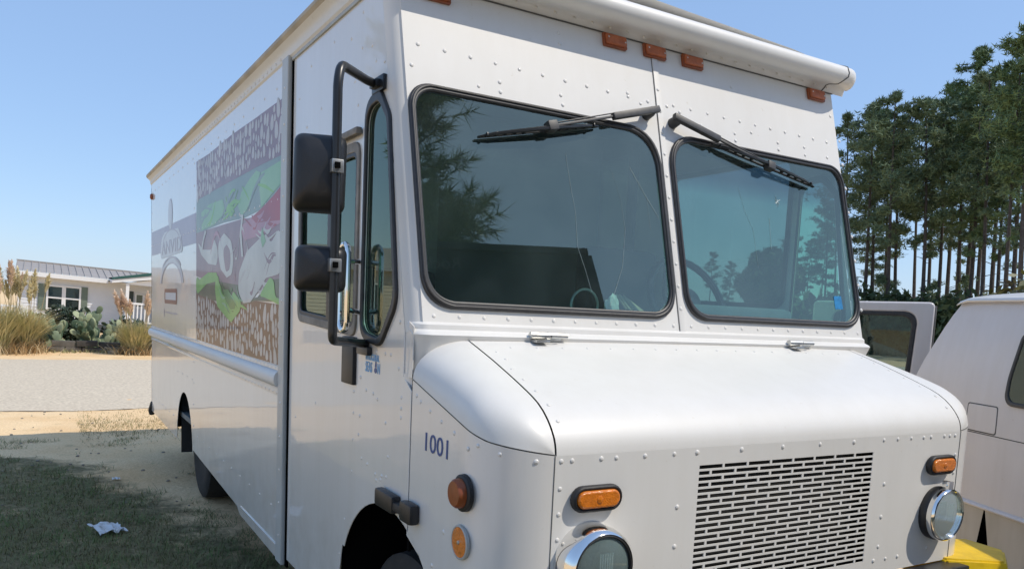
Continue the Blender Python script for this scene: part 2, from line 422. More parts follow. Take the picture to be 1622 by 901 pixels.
# asphalt road with worn uneven edges
def strip(x0, x1, f0, f1, z, nseg=160, rows=4):
    v = []; f = []
    for i in range(nseg + 1):
        x = x0 + (x1 - x0) * i / nseg
        for j in range(rows + 1):
            t = j / rows; y = f0(x) * (1 - t) + f1(x) * t; v.append((x, y, z if 0 < j < rows else z - .004))
    for i in range(nseg):
        for j in range(rows):
            a = i * (rows + 1) + j; f.append((a, a + rows + 1, a + rows + 2, a + 1))
    return pyd(v, f)
rd = mat('asphalt', (.70, .60, .455), .9, spec=.2, col2=(.50, .42, .315), vscale=22, detail=3, bump=.05, bscale=140)
nf = lambda x: 12.35 + .16 * mnoise.noise((x * .9, 0, 0)) + .06 * mnoise.noise((x * 4, 2, 0)) + .18 * x * (1 if abs(x) < 3 else 0) * 0
ff = lambda x: 21.6 + .3 * mnoise.noise((x * .6, 5, 0)) + .1 * mnoise.noise((x * 3, 7, 0))
link('road', strip(-60, 60, nf, ff, .012, 400, 6), rd, kind='structure')

# ------------------------------------------------------------------ the step van
van = thing('step_van', 'large white walk-in step van with faded sandwich graphic and the number 1001 on its nose', 'food truck', (1.11, 5.5, 0))
VB = Matrix.Translation((-1.11, -5.5, 0))
def part(name, me, m, parent=None, kind=None, label=None):
    me.transform(VB)
    o = link(name, me, m, parent or van, kind)
    if label: o['label'] = label
    return o

def parts(name, meshes, m, parent=None):
    return [part(name, q, m, parent) for q in meshes]

# --- cab and body side sheets
AF = (2.47, .48, .47)                                 # front arch centre and radius
def arch_pts(a0, a1, n=14, c=AF): return [(c[0] + c[2] * math.cos(a0 + (a1 - a0) * i / n), c[1] + c[2] * math.sin(a0 + (a1 - a0) * i / n)) for i in range(n + 1)]
cr = .06                                              # front corner radius of the cab
cabf = lambda z: (ry(z) if z > 1.54 else 2.30) + cr   # front edge of the flat side
qwin = rpoly([(2.612, 2.335), (2.752, 2.325), (2.756, 1.50), (2.555, 1.478), (2.415, 1.63), (2.525, 2.24)], [.045, .10, .075, .07, .09, .06], 6)
qin = rpoly([(2.625, 2.298), (2.735, 2.288), (2.738, 1.53), (2.565, 1.508), (2.446, 1.645), (2.548, 2.225)], [.04, .09, .06, .06, .08, .05], 6)
doorseam = [(2.788, 2.71), (2.788, 1.35), (2.797, 1.10), (2.825, .97), (2.87, .86), (2.915, .70), (2.945, .58)]
cab_out = ([(cabf(2.705), 2.705)] + doorseam[:6] + arch_pts(.48, PI - .95, 16) + [(2.293, .9), (2.293, 1.36), (cabf(1.41) - .0, 1.40), (cabf(1.54), 1.54)])
part('cab_side', plate(sd(cab_out), [sd(qin)], .004, .001, SIDE), M['paint_side'])
door_out = [(2.794, 2.70), (3.725, 2.70), (3.725, .40), (2.985, .40), (2.95, .58), (2.92, .70), (2.876, .86), (2.831, .97), (2.803, 1.10), (2.794, 1.35)]
dwin = rpoly([(2.815, 2.20), (3.585, 2.215), (3.575, 1.535), (2.815, 1.50)], .05)
dwi2 = rpoly([(2.838, 2.165), (3.56, 2.178), (3.55, 1.567), (2.838, 1.535)], .035)
door = part('door', plate(sd(door_out), [sd(dwin)], .004, .001, SIDE @ Matrix.Translation((0, 0, -.004))), M['paint_side'])
wf = part('window_frame', plate(sd(dwin), [sd(dwi2)], .014, .003, SIDE @ Matrix.Translation((0, 0, .004))), M['dirty'], door)
part('window_pane', plate(sd(dwi2), (), .004, 0, SIDE @ Matrix.Translation((0, 0, -.012))), M['sideglass'], door)
part('window_divider', box(-.008, .002, 3.10, 3.15, 1.56, 2.175, .002), M['seal'], door)
part('window_seal', plate(sd(rpoly([(2.836, 2.167), (3.562, 2.18), (3.552, 1.565), (2.836, 1.533)], .035)), [sd(rpoly([(2.852, 2.15), (3.545, 2.163), (3.536, 1.583), (2.852, 1.55)], .03))], .01, .003, SIDE @ Matrix.Translation((0, 0, .002))), M['seal'], door)
part('belt_ledge', box(-.022, .0, 2.80, 3.60, 2.218, 2.243, .005), M['dirty'], door)
part('door_recess', box(-.012, .01, 2.808, 2.935, 1.325, 1.50, .006), M['plastic'], door)
part('door_track', box(-.004, .02, 2.800, 3.73, 2.685, 2.70, .003), M['trim'], door)

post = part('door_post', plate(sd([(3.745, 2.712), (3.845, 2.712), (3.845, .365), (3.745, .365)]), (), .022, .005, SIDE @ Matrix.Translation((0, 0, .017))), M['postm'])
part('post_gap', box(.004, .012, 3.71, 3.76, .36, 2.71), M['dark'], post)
body_out = [(3.845, 2.712), (8.86, 2.712), (8.90, 2.67), (8.90, .44)]
ra = [(6.78 + .40 * math.cos(a), .40 + .46 * math.sin(a)) for a in [(.06 + (PI - .12) * i / 18) for i in range(19)]]
body_out += [(7.20, .43)] + ra + [(6.36, .467), (4.80, .406), (4.72, .372), (3.845, .356)]
side = part('side_panel', plate(sd(body_out), (), .004, .001, SIDE), M['paint_side'])
for me0 in ():
    pass
part('skirt_lip', box(-.006, .01, 3.86, 4.70, .42, .428, .001), M['paint_side'], side)

# other side (only seen through the cab glass and from a step aside)
far_out = [(2.36 + .12, 2.705), (8.86, 2.705), (8.86, .44)] + [(7.2, .43)] + ra + [(6.36, .467), (4.0, .36), (2.96, .40)] + arch_pts(.1, PI - .95, 16) + [(2.293, .9), (2.35, 1.40), (cabf(1.54), 1.54), (cabf(2.69), 2.69)]
far_out = far_out[1:]
FARM = basis((FW, 0, 0), (0, 1, 0), (0, 0, 1))
fdoor = rpoly([(2.80, 2.42), (3.66, 2.42), (3.66, 1.735), (2.80, 1.72)], .05)
part('side_panel', plate(far_out, [fdoor, qin], .004, .001, FARM), M['paint'])

part('window_pane', plate(fdoor, (), .004, 0, FARM @ Matrix.Translation((0, 0, -.01))), M['driverglass'])
part('window_frame', plate(rpoly([(2.775, 2.445), (3.685, 2.445), (3.685, 1.71), (2.775, 1.695)], .06), [fdoor], .012, .003, FARM @ Matrix.Translation((0, 0, -.014))), M['seal'])
part('door_lining', box(FW - .022, FW - .012, 2.82, 3.72, .66, 1.69, .003), M['ceil'])
# quarter window
qp = part('quarter_window', plate(sd(qin), (), .004, 0, SIDE @ Matrix.Translation((0, 0, -.006))), M['sideglass'])
part('rubber_seal', plate(sd(qwin), [sd(qin)], .018, .006, SIDE @ Matrix.Translation((0, 0, .011))), M['seal'], qp)
qp2 = part('quarter_window', plate(qin, (), .004, 0, FARM @ Matrix.Translation((0, 0, -.006))), M['sideglass'])
part('rubber_seal', plate(qwin, [qin], .018, .006, FARM @ Matrix.Translation((0, 0, .011))), M['seal'], qp2)

# --- windshield frame
def pane(x0, x1, z0, z1, rs):
    return rpoly([(x0, z0), (x1, z0), (x1, z1), (x0, z1)], rs, 8)
WL = (.036, 1.088, 1.617, 2.345); WR = (1.136, 2.184, 1.617, 2.345)
lo = pane(*WL, [.10, .10, .135, .08]); li = pane(WL[0] + .026, WL[1] - .024, WL[2] + .026, WL[3] - .024, [.085, .085, .12, .065])
ro = pane(*WR, [.10, .10, .08, .12]); ri = pane(WR[0] + .024, WR[1] - .026, WR[2] + .026, WR[3] - .024, [.085, .085, .065, .105])
fr_out = [(cr * .6, 1.565), (FW - cr * .6, 1.565), (FW - cr * .6, 2.70), (cr * .6, 2.70)]
frp = part('windshield_panel', plate(rk(fr_out), [rk(li), rk(ri)], .004, .0, RAKE), M['paint'])
for o_, i_ in ((lo, li), (ro, ri)):
    p = part('windshield', plate(rk(i_), (), .005, 0, RAKE @ Matrix.Translation((0, 0, .002))), M['glass'])
    s1 = plate(rk(o_), [rk(i_)], .016, .006, RAKE @ Matrix.Translation((0, 0, .012)))
    cx = sum(q[0] for q in o_) / len(o_); cz = sum(q[1] for q in o_) / len(o_)
    g = lambda k: rk([(cx + (q[0] - cx) * k, cz + (q[1] - cz) * k) for q in o_])
    s2 = plate(g(.988), [g(.968)], .012, .004, RAKE @ Matrix.Translation((0, 0, .0165)))
    part('rubber_seal', join([s1, s2]), M['seal'], p)
# corner pillars: rounded sheets joining the windshield panel with the sides
def corner(zs, yf, r=cr, n=8):
    v = []; f = []
    for z in zs:
        for j in range(n + 1):
            a = PI / 2 * j / n; v.append((r - r * math.sin(a) + 0, yf(z) + r - r * math.cos(a), z))
    for i in range(len(zs) - 1):
        for j in range(n): f.append((i * (n + 1) + j, i * (n + 1) + j + 1, (i + 1) * (n + 1) + j + 1, (i + 1) * (n + 1) + j))
    return pyd(v, f, 'm', True, 60)
c1 = corner([1.54 + 1.16 * i / 10 for i in range(11)], ry)
part('corner_pillar', mirror_x(c1), M['paint']); part('corner_pillar', c1, M['paint'])
c2 = corner([.955, 1.1, 1.3, 1.41], lambda z: 2.296)
part('lower_pillar', mirror_x(c2), M['paint_side']); part('lower_pillar', c2, M['paint_side'])
# centre joint strip
part('centre_strip', box(1.100, 1.126, 0, 1.115 * KZ - .03, -.001, .004, .0015, basis(rp(0, 1.57), (1, 0, 0), RU)), M['paint'], frp)
part('strip_gap', box(1.0965, 1.099, 0, 1.115 * KZ - .03, .0, .0012, 0, basis(rp(0, 1.57), (1, 0, 0), RU)), M['seam'], frp)
# cowl: two stepped mouldings under the glass
cowl_prof = [(ry(1.6) + .0, 1.578), (2.296, 1.574), (2.288, 1.568), (2.286, 1.553), (2.274, 1.548), (2.262, 1.543), (2.256, 1.537), (2.260, 1.529), (2.274, 1.50), (2.286, 1.40)]
def cowl_fn(u, p):
    k = min(1, max(0, (.05 - u) / .05)) if u < .05 else (min(1, (u - (FW - .05)) / .05) if u > FW - .05 else 0)
    return (u, p[0] + .055 * k * k, p[1])
part('cowl', sweep(cowl_prof, cowl_fn, [.002, .006, .015, .03, .05, .3, .8, 1.11, 1.5, 1.9, 2.17, 2.19, 2.205, 2.214, 2.218]), M['paint'])
part('cowl_filler', plate(sd([(2.30, 1.40), (2.40, 1.40), (2.40, 1.60), (2.30, 1.56)]), (), .003, 0, SIDE @ Matrix.Translation((0, 0, -.004))), M['paint_side'])

# --- roof with front lip and side cornices
lip = [(2.589, 2.690), (2.581, 2.705), (2.570, 2.714), (2.552, 2.716), (2.535, 2.714), (2.518, 2.712), (2.501, 2.714), (2.486, 2.722), (2.476, 2.735), (2.473, 2.751), (2.477, 2.767), (2.488, 2.780), (2.508, 2.790), (2.56, 2.804), (2.70, 2.826)]
def lip_fn(u, p):
    e = -.045 if u < 0 else 0
    d = min(u + .045, FW + .045 - u); k = 0 if d > .10 else (1 - math.sqrt(max(0, 1 - (1 - d / .10) ** 2)))
    yb = 2.59
    return (u, p[0] + k * max(0, (2.585 - p[0])) * .8, p[1])
us = [-.045, -.043, -.038, -.03, -.018, 0, .03, .06] + [.1 + 2.02 * i / 16 for i in range(17)] + [2.16, 2.19, 2.22, 2.238, 2.25, 2.258, 2.263, 2.265]
rl = part('roof_lip', sweep(lip, lip_fn, us), M['fibre'])
side_prof = [(.0, 2.703), (-.008, 2.712), (-.010, 2.738), (-.018, 2.752), (-.036, 2.765), (-.046, 2.78), (-.045, 2.796), (-.03, 2.808), (.02, 2.818), (.3, 2.84), (1.11, 2.868)]
def cor_fn(u, p): return (p[0], u, p[1])
a1 = sweep(side_prof[:5], cor_fn, [2.585, 3.5, 5, 7, 8.86, 8.90])
a2 = sweep(side_prof[4:9], cor_fn, [2.585, 3.5, 5, 7, 8.86, 8.90])
part('roof_cornice', mirror_x(a1.copy()), M['paint']); part('roof_cornice', a1, M['paint'])
part('cornice_cap', mirror_x(a2.copy()), M['gold']); part('cornice_cap', a2, M['gold'])
a3 = sweep(side_prof[7:], cor_fn, [2.60, 5, 8.90])
part('roof', join([a3, mirror_x(a3.copy())]), M['paint'])
part('rear_panel', box(.0, FW, 8.88, 8.898, .45, 2.816), M['paint'])
part('lip_seam', box(.03, 2.19, -.0015, .002, .0, .004, 0, basis((0, 2.586, 2.6865), (1, 0, 0), (0, 1, 0))), M['seam'], rl)
part('sealant_crack', tube([(2.115 + .004 * i + .006 * math.sin(i * 1.7), p[0] - .0005, p[1]) for i, p in enumerate(lip[:13])] + [(2.12, 2.55, 2.8035), (2.05, 2.585, 2.8095), (1.95, 2.60, 2.812)], .0028, 6), M['seam'], rl)

# --- nose
def prof_y2z(y):
    pts = HP; 
    for i in range(len(pts) - 1):
        if pts[i][0] >= y >= pts[i + 1][0]:
            t = (pts[i][0] - y) / max(1e-6, pts[i][0] - pts[i + 1][0]); return pts[i][1] * (1 - t) + pts[i + 1][1] * t
HP = [(2.262, 1.5215), (2.20, 1.503), (2.10, 1.472), (2.00, 1.438), (1.93, 1.413), (1.875, 1.392), (1.84, 1.376), (1.81, 1.357), (1.785, 1.336), (1.765, 1.314), (1.7495, 1.291), (1.7425, 1.274), (1.7395, 1.262), (1.738, 1.252)]
XS = .178
ZS = 1.245
HP = HP + [(1.7375, ZS)]
HPs = [Vector((y, z)) for y, z in HP]
cum = [0]
for i in range(1, len(HPs)): cum.append(cum[-1] + (HPs[i] - HPs[i - 1]).length)
def hprof(s):
    s *= cum[-1]
    for i in range(len(HPs) - 1):
        if s <= cum[i + 1] + 1e-9:
            t = (s - cum[i]) / (cum[i + 1] - cum[i]); return HPs[i].lerp(HPs[i + 1], t)
    return HPs[-1]
YN = 1.7375
hood_us = [i / 40 for i in range(41)]
def crown(x): return .006 * (1 - ((x - 1.11) / .94) ** 2)
hood_me = sweep([XS + .003, XS + .03, .35, .6, .85, 1.11, 1.37, 1.62, 1.87, FW - XS - .03, FW - XS - .003],
                lambda u, x: (x, hprof(u).x, hprof(u).y + crown(x) * (1 - u)), hood_us)
hood = part('hood', hood_me, M['fibre'])
edge = []
for xx in (XS, FW - XS):
    edge.append(sweep([-.002, .002], lambda u, d, xx=xx: (xx + d, hprof(u).x + .004, hprof(u).y - .007), hood_us))
parts('hood_seam', edge, M['seam'], hood)
# fender side: flat, then a rounded corner to the nose panel
RC = XS
def fen_xy(t):
    """t in 0..1 flat part, 1..2 corner arc"""
    if t <= 1: return Vector((0.0, 2.284 + (YN + RC - 2.284) * t))
    a = PI / 2 * (t - 1); return Vector((RC - RC * math.cos(a), YN + RC - RC * math.sin(a)))
def fen_z(t):
    if t <= 1: return 1.395 + (1.297 - 1.395) * t
    q = (t - 1)
    return 1.297 - .024 * min(1, q / .32) - (0.028 * max(0, (q - .32) / .68))
ts = [i / 10 for i in range(11)] + [1 + (i + 1) / 14 for i in range(14)]
zl = [0, .25, .5, .75, .9, 1]
v = []; f = []
def arch_low(t):
    p = fen_xy(t); y = p.y
    dy = abs(y - AF[0]); base = .5
    if t <= 1 and dy < AF[2]: base = max(.5, AF[1] + math.sqrt(AF[2] ** 2 - dy ** 2))
    return base
for t in ts:
    p = fen_xy(t); zt = fen_z(t); zb = arch_low(t)
    for k in zl: v.append((p.x, p.y, zb + (zt - zb) * k))
K = len(zl)
for i in range(len(ts) - 1):
    for j in range(K - 1): f.append((i * K + j, i * K + j + 1, (i + 1) * K + j + 1, (i + 1) * K + j))
fme = pyd(v, f, 'fender', True, 60)
fend2 = part('fender', mirror_x(fme), M['paint_side']); fender = part('fender', fme, M['paint_side'])
# fibreglass corner cap between fender side and hood top
NU, NV = 36, 12
def tmap(u): return 2 * u ** 1.0
v = []; f = []
for i in range(NU + 1):
    u = i / NU; t = 2 * u
    B = fen_xy(t); B = Vector((B.x, B.y, fen_z(t) + .004))
    h = hprof(u); T = Vector((XS - .003, h.x, h.y))
    if i == NU: B = Vector((XS - .003, YN, ZS + .003)); 
    for j in range(NV + 1):
        a = PI / 2 * j / NV; w = 1 - math.cos(a); s = math.sin(a)
        q = min(1.0, max(0, (u - .55) / .45)); q = q * q * (3 - 2 * q)
        # near the nose tip the top edge turns vertical too: blend towards a rounder patch
        w2 = w * (1 - q) + (.5 * w + .5 * (j / NV)) * q; s2 = s * (1 - q) + (.5 * s + .5 * (j / NV)) * q
        x = B.x + (T.x - B.x) * w2; y = B.y + (T.y - B.y) * w2; z = B.z + (T.z - B.z) * s2
        bul = .014 * math.sin(PI * j / NV) ** 2 * math.sin(PI * min(1, u * 1.0)) ** .8
        v.append((x - bul * .7, y - bul * .45, z + bul * .5))
for i in range(NU):
    for j in range(NV): f.append((i * (NV + 1) + j, i * (NV + 1) + j + 1, (i + 1) * (NV + 1) + j + 1, (i + 1) * (NV + 1) + j))
cme = pyd(v, f, 'cap', True, 60)
part('fender_cap', mirror_x(cme), M['fibre']); part('fender_cap', cme, M['fibre'])
sv = []
for q in range(2):
    sv.append(tube([Vector((fen_xy(2 * i / 30).x - .0 + .001, fen_xy(2 * i / 30).y + .001, fen_z(2 * i / 30) + .0025)) for i in range(31)], .0017, 6))
sv[1] = mirror_x(sv[1]); parts('cap_seam', sv, M['seam'])
parts('nose_corner_seam', [box(XS - .0028, XS - .0008, YN - .0015, YN + .004, .5, ZS), box(FW - XS + .0008, FW - XS + .0028, YN - .0015, YN + .004, .5, ZS)], M['seam'])
part('fender_gap', box(.004, .010, 2.280, 2.297, .85, 1.41), M['dark'])

# nose panel, grille plate with real slots
GX0, GX1, GZ0, GZ1 = .698, 1.522, .775, 1.190
NB = .742
FR2 = basis((0, YN, 0), (1, 0, 0), (0, 0, 1))
nose_out = [(XS, NB), (FW - XS, NB), (FW - XS, ZS), (XS, ZS)]
gr_rect = [(GX0 - .012, GZ0 - .012), (GX1 + .012, GZ0 - .012), (GX1 + .012, GZ1 + .010), (GX0 - .012, GZ1 + .010)]
nose = part('nose_panel', plate(nose_out, [gr_rect], .003, 0, FR2), M['paint'])
slots = []
pz = .01826; rows = 22; pitch = (GX1 - GX0 + .008) / 8
for r_ in range(rows):
    zt = GZ1 - r_ * pz; zb = zt - .0118
    xs = [GX0 + pitch * i for i in range(8)] if r_ % 2 == 0 else [GX0 - pitch / 2 + pitch * i for i in range(9)]
    for x in xs:
        a, c = max(GX0, x), min(GX1, x + pitch - .0085)
        if c - a > .01: slots.append([(a, zb), (c, zb), (c, zt), (a, zt)])
slots = [s_ for s_ in slots if s_[0][1] > GZ0 - .001]
grille = part('grille', plate(gr_rect, slots, .003, 0, FR2), M['paint'])
part('radiator', box(GX0 - .03, GX1 + .03, YN + .05, YN + .1, .70, 1.22), M['radiator'])
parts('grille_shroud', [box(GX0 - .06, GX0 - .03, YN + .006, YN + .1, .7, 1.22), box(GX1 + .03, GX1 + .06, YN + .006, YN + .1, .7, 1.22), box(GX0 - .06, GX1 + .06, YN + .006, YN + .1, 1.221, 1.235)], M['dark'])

# hood hinges
for x in (.475, 1.72):
    h = part('hood_hinge', join([tube([(x - .075, 2.252, 1.545), (x + .0, 2.252, 1.545)], .0125, 10), tube([(x + .004, 2.252, 1.545), (x + .07, 2.252, 1.545)], .0110, 10), box(x - .07, x - .02, 2.215, 2.255, 1.523, 1.531, .002), tube([(x - .02, 2.240, 1.5335), (x + .01, 2.228, 1.534), (x + .035, 2.236, 1.534)], .003, 6)]), M['alu'])
# rubber hood latch between cab and fender
lt = part('hood_latch', box(-.035, .0, 2.345, 2.50, .955, 1.015, .012), M['plastic'])
part('latch_strap', box(-.030, -.006, 2.25, 2.36, .968, .998, .008), M['rubber'], lt)
part('latch_hook', box(-.036, .0, 2.195, 2.285, .955, 1.02, .013), M['plastic'], lt)

# --- lamps
def oval(cx, cz, w, h, n=10):
    r = h / 2; o = []
    for i in range(n + 1): a = -PI / 2 + PI * i / n; o.append((cx + w / 2 - r + r * math.cos(a), cz + r * math.sin(a)))
    for i in range(n + 1): a = PI / 2 + PI * i / n; o.append((cx - w / 2 + r + r * math.cos(a), cz + r * math.sin(a)))
    return o
for cx in (.312, FW - .302):
    t = part('turn_signal', plate(oval(cx, 1.124, .168, .074), [oval(cx, 1.124, .140, .047)], .024, .008, FR2 @ Matrix.Translation((0, 0, .024))), M['rubber'])
    lens = plate(oval(cx, 1.124, .142, .050), (), .024, .007, FR2 @ Matrix.Translation((0, 0, .030)))
    part('lens', lens, M['amber'], t)
    part('lens_boss', lathe([(.011, 0), (.010, .002), (.004, .004), (0, .0045)], basis((cx, YN - .030, 1.124), (1, 0, 0), (0, 0, 1)), 16), M['amber'], t)
HLC = ((.300, .945), (1.925, .940))
for i, (cx, cz) in enumerate(HLC):
    b_ = basis((cx, YN, cz), (1, 0, 0), (0, 0, 1))
    if i == 0:
        hl = part('headlight', lathe([(.112, 0), (.111, .045), (.106, .070), (.099, .080), (.0965, .082), (.0955, .074), (.094, .05)], b_, 48), M['chrome'])
    else:
        hl = part('headlight', lathe([(.100, 0), (.103, .022), (.099, .030), (.0945, .026)], b_, 48), M['plastic'])
        part('retaining_ring', lathe([(.0985, .028), (.1005, .044), (.098, .056), (.093, .060), (.089, .056), (.0885, .045)], b_, 48), M['chrome'], hl)
        part('ring_clamp', join([box(cx - .014, cx + .014, YN - .056, YN - .026, cz + .094, cz + .128, .004), tube([(cx - .018, YN - .042, cz + .112), (cx + .020, YN - .042, cz + .112)], .006, 8)]), M['chrome'], hl)
    o = .0 if i == 0 else -.024
    part('rubber_bead', lathe([(.0955, .066 + o), (.0945, .080 + o), (.0905, .082 + o), (.0895, .07 + o)], b_, 48), M['rubber'] if i == 0 else M['chrome'], hl)
    part('reflector', lathe([(0, .030 + o * .6), (.02, .031 + o * .6), (.045, .037 + o * .7), (.065, .046 + o * .8), (.080, .056 + o * .9), (.0895, .066 + o)], b_, 40), M['reflect'], hl)
    part('bulb', lathe([(.012, .030 + o * .6), (.012, .048 + o * .7), (.008, .056 + o * .7), (0, .058 + o * .7)], b_, 16), M['alu'], hl)
    # lens with fluting
    flu = [plate(rpoly([(cx + k, cz - .02), (cx + k + .004, cz - .02), (cx + k + .004, cz + .045), (cx + k, cz + .045)], 0), (), .002, 0, FR2 @ Matrix.Translation((0, 0, .086 + o))) for k in (-.02, -.012, -.004, .004, .012, .02)]
    lens = lathe([(.0895, .068 + o), (.088, .074 + o), (.075, .080 + o), (.05, .0845 + o), (.02, .0865 + o), (0, .087 + o)], b_, 40)
    part('lens', join([lens] + flu), M['lampglass'], hl)
b_ = basis((0, 1.905, 1.123), (0, -1, 0), (0, 0, 1))
sm = part('side_marker', lathe([(.052, 0), (.051, .012), (.046, .016), (.041, .016)], b_, 32), M['rubber'])
part('lens', lathe([(.041, .012), (.040, .030), (.034, .037), (0, .038)], b_, 32), M['amber_dark'], sm)
b_ = basis((0, 1.915, .982), (0, -1, 0), (0, 0, 1))
rf = part('side_reflector', lathe([(.049, 0), (.0485, .008), (.044, .010), (.042, .008)], b_, 32), M['trim'])
part('lens', lathe([(.0425, .006), (.042, .009), (.03, .010), (0, .010)], b_, 32), M['amber'], rf)
part('screw', lathe([(.006, .010), (.005, .013), (0, .0135)], b_, 12), M['alu'], rf)
for x0, x1 in ((.110, .217), (.860, .970), (1.057, 1.168), (1.257, 1.367), (2.012, 2.120)):
    zc0, zc1 = 2.634, 2.684
    ml = part('marker_light', plate(rk(rpoly([(x0, zc0), (x1, zc0), (x1, zc1), (x0, zc1)], .004, 2)), (), .014, .003, RAKE @ Matrix.Translation((0, 0, .014))), M['amber_dark'])
    part('lens', plate(rk(rpoly([(x0 + .006, zc0 + .006), (x1 - .006, zc0 + .006), (x1 - .006, zc1 - .006), (x0 + .006, zc1 - .006)], .006, 2)), (), .014, .005, RAKE @ Matrix.Translation((0, 0, .0235))), M['amber_old'], ml)
    for q in ((x0 + .017, .004), (x1 - .015, -.004)): part('screw', rivets([(rp(q[0], (zc0 + zc1) / 2 + q[1], .0235), RN)], .004), M['alu'], ml)
part('marker_light', lathe([(.03, -.01), (.03, .012), (.02, .022), (0, .024)], basis((0, 8.80, 2.58), (0, -1, 0), (0, 0, 1)), 16), M['amber_dark'], None, None, 'small dark red lamp at the rear corner')

# --- wipers
def bar(p, q, w, h, nrm=RN):
    p, q = Vector(p), Vector(q); d = q - p
    return box(0, d.length, -w / 2, w / 2, -h / 2, h / 2, min(w, h) * .25, basis(p, d, nrm.cross(d)))
def wiper(pv, joint, e0, e1):
    """pivot, blade centre, blade ends given as (x, z) on the glass plane"""
    P = rp(*pv, .045); J = rp(*joint, .040)
    w = part('wiper', join([lathe([(.022, 0), (.020, .03), (.016, .045), (0, .05)], basis(rp(*pv, .0), (1, 0, 0), RU), 16)]), M['wiper'])
    mid = P.lerp(J, .42)
    part('arm', join([bar(P + (P - J).normalized() * .03, mid, .026, .022), bar(mid, J, .009, .009), bar(mid + RU * .012, J + RU * .010, .004, .005)]), M['wiper'], w)
    E0, E1 = rp(*e0, .018), rp(*e1, .018)
    d = E1 - E0
    frame = []
    off = RN * .022
    n = 13
    for i in range(n):
        if i in (5, 6, 7): continue
        a = E0 + d * (i + .75) / (n + .5)
        frame.append(bar(a + off * .1, a + off * .95, .006, .012))
    frame.append(tube([E0 + RN * .004, E0.lerp(E1, .12) + off * .8, E0.lerp(E1, .5) + off * 1.25, E0.lerp(E1, .88) + off * .8, E1 + RN * .004], [.003, .006, .008, .006, .003], 6))
    part('blade_frame', join(frame), M['blackm'], w)
    part('blade', bar(E0, E1, .007, .010), M['rubber'], w)
    part('clip', box(-.020, .020, -.017, .017, -.014, .020, .003, basis(J - RN * .006, d, RN.cross(d))), M['wiper'], w)
wiper((1.040, 2.398), (.565, 2.262), (.275, 2.188), (.785, 2.305))
wiper((1.172, 2.385), (1.665, 2.268), (1.36, 2.325), (1.955, 2.222))

# windshield damage and stickers (lie on the glass)
def on_glass(pts, r=.0012): return tube([rp(x, z, .003) for x, z in pts], r * .62, 4)
parts('glass_crack', [on_glass([(.64, 2.19), (.648, 2.08), (.66, 1.98), (.655, 1.86), (.68, 1.78), (.70, 1.70)], .0011), on_glass([(.84, 2.16), (.872, 2.05), (.88, 1.94), (.85, 1.80), (.80, 1.70), (.775, 1.655)], .0009),
     on_glass([(.93, 2.18), (1.0, 2.07), (1.05, 2.0)], .0009), on_glass([(1.0, 2.07), (1.003, 1.95)], .0008), on_glass([(1.50, 2.17), (1.52, 2.08), (1.56, 2.0), (1.565, 1.85)], .0008), on_glass([(1.665, 2.06), (1.66, 1.99), (1.655, 1.93)], .0013)], M['crack'])
star = []
for i in range(11):
    a = 2 * PI * i / 11 + random.uniform(-.2, .2); l = random.uniform(.008, .028)
    star.append(on_glass([(1.725, 2.135), (1.725 + l * math.cos(a), 2.135 + l * math.sin(a))], .0016))
part('stone_chip', join(star), M['crack'])
part('inspection_sticker', plate(rk([(2.02, 1.695), (2.072, 1.698), (2.068, 1.755), (2.018, 1.752)]), (), .001, 0, RAKE @ Matrix.Translation((0, 0, .0035))), M['sticker'])

# --- mirrors
mb_ = part('mirror_bracket', tube(smooth_path([(-.012, 2.64, 2.352), (-.06, 2.60, 2.348), (-.20, 2.44, 2.335), (-.215, 2.42, 2.28), (-.215, 2.42, 1.56), (-.215, 2.42, 1.505), (-.04, 2.66, 1.487), (0, 2.69, 1.485)], .06, 6), .0145, 12), M['blackm'])
parts('mount_plate', [box(-.014, .0, 2.575, 2.68, 2.325, 2.375, .004), box(-.03, -.008, 2.60, 2.66, 2.337, 2.362, .004), box(-.02, .0, 2.64, 2.75, 1.445, 1.475, .004)], M['blackm'], mb_)
def mirror_head(c, w, h, d, yaw):
    bm = bmesh.new(); n = 10; rings = []
    for (k, dz) in ((1.0, -.008), (1.0, .010), (.985, .030), (.93, .060), (.80, .085), (.5, .10), (.15, .105)):
        ring = []
        for p in rpoly([(-w / 2, -h / 2), (w / 2, -h / 2), (w / 2, h / 2), (-w / 2, h / 2)], min(w, h) * .17, 6):
            ring.append(bm.verts.new((p[0] * k, p[1] * k, dz * d)))
        rings.append(ring)
    L = len(rings[0])
    for a, b2 in zip(rings[:-1], rings[1:]):
        for j in range(L): bm.faces.new((a[j], a[(j + 1) % L], b2[(j + 1) % L], b2[j]))
    bm.faces.new(rings[-1]); bm.faces.new(rings[0][::-1])
    e1 = Vector((math.cos(yaw), -math.sin(yaw), 0))
    bm.transform(basis(c, e1, (.02, 0, 1)))
    return bm_mesh(bm, 'mirror', True, 50)
m1 = part('mirror_head', mirror_head((-.243, 2.492, 2.012), .158, .236, .62, R(20)), M['plastic'], mb_)
m2 = part('mirror_head', mirror_head((-.236, 2.488, 1.724), .158, .142, .6, R(20)), M['plastic'], mb_)
for m_, zc, h in ((m1, 2.052, .28), (m2, 1.727, .155)):
    e1 = Vector((math.cos(R(20)), -math.sin(R(20)), 0)); nn = e1.cross(Vector((.02, 0, 1)))
for zc in (2.03, 1.735):
    part('clamp', join([box(-.234, -.197, 2.400, 2.438, zc - .02, zc + .02, .003)]), M['alu'], mb_)
    part('clamp_bolt', box(-.226, -.210, 2.392, 2.402, zc - .008, zc + .010, .001), M['dark'], mb_)

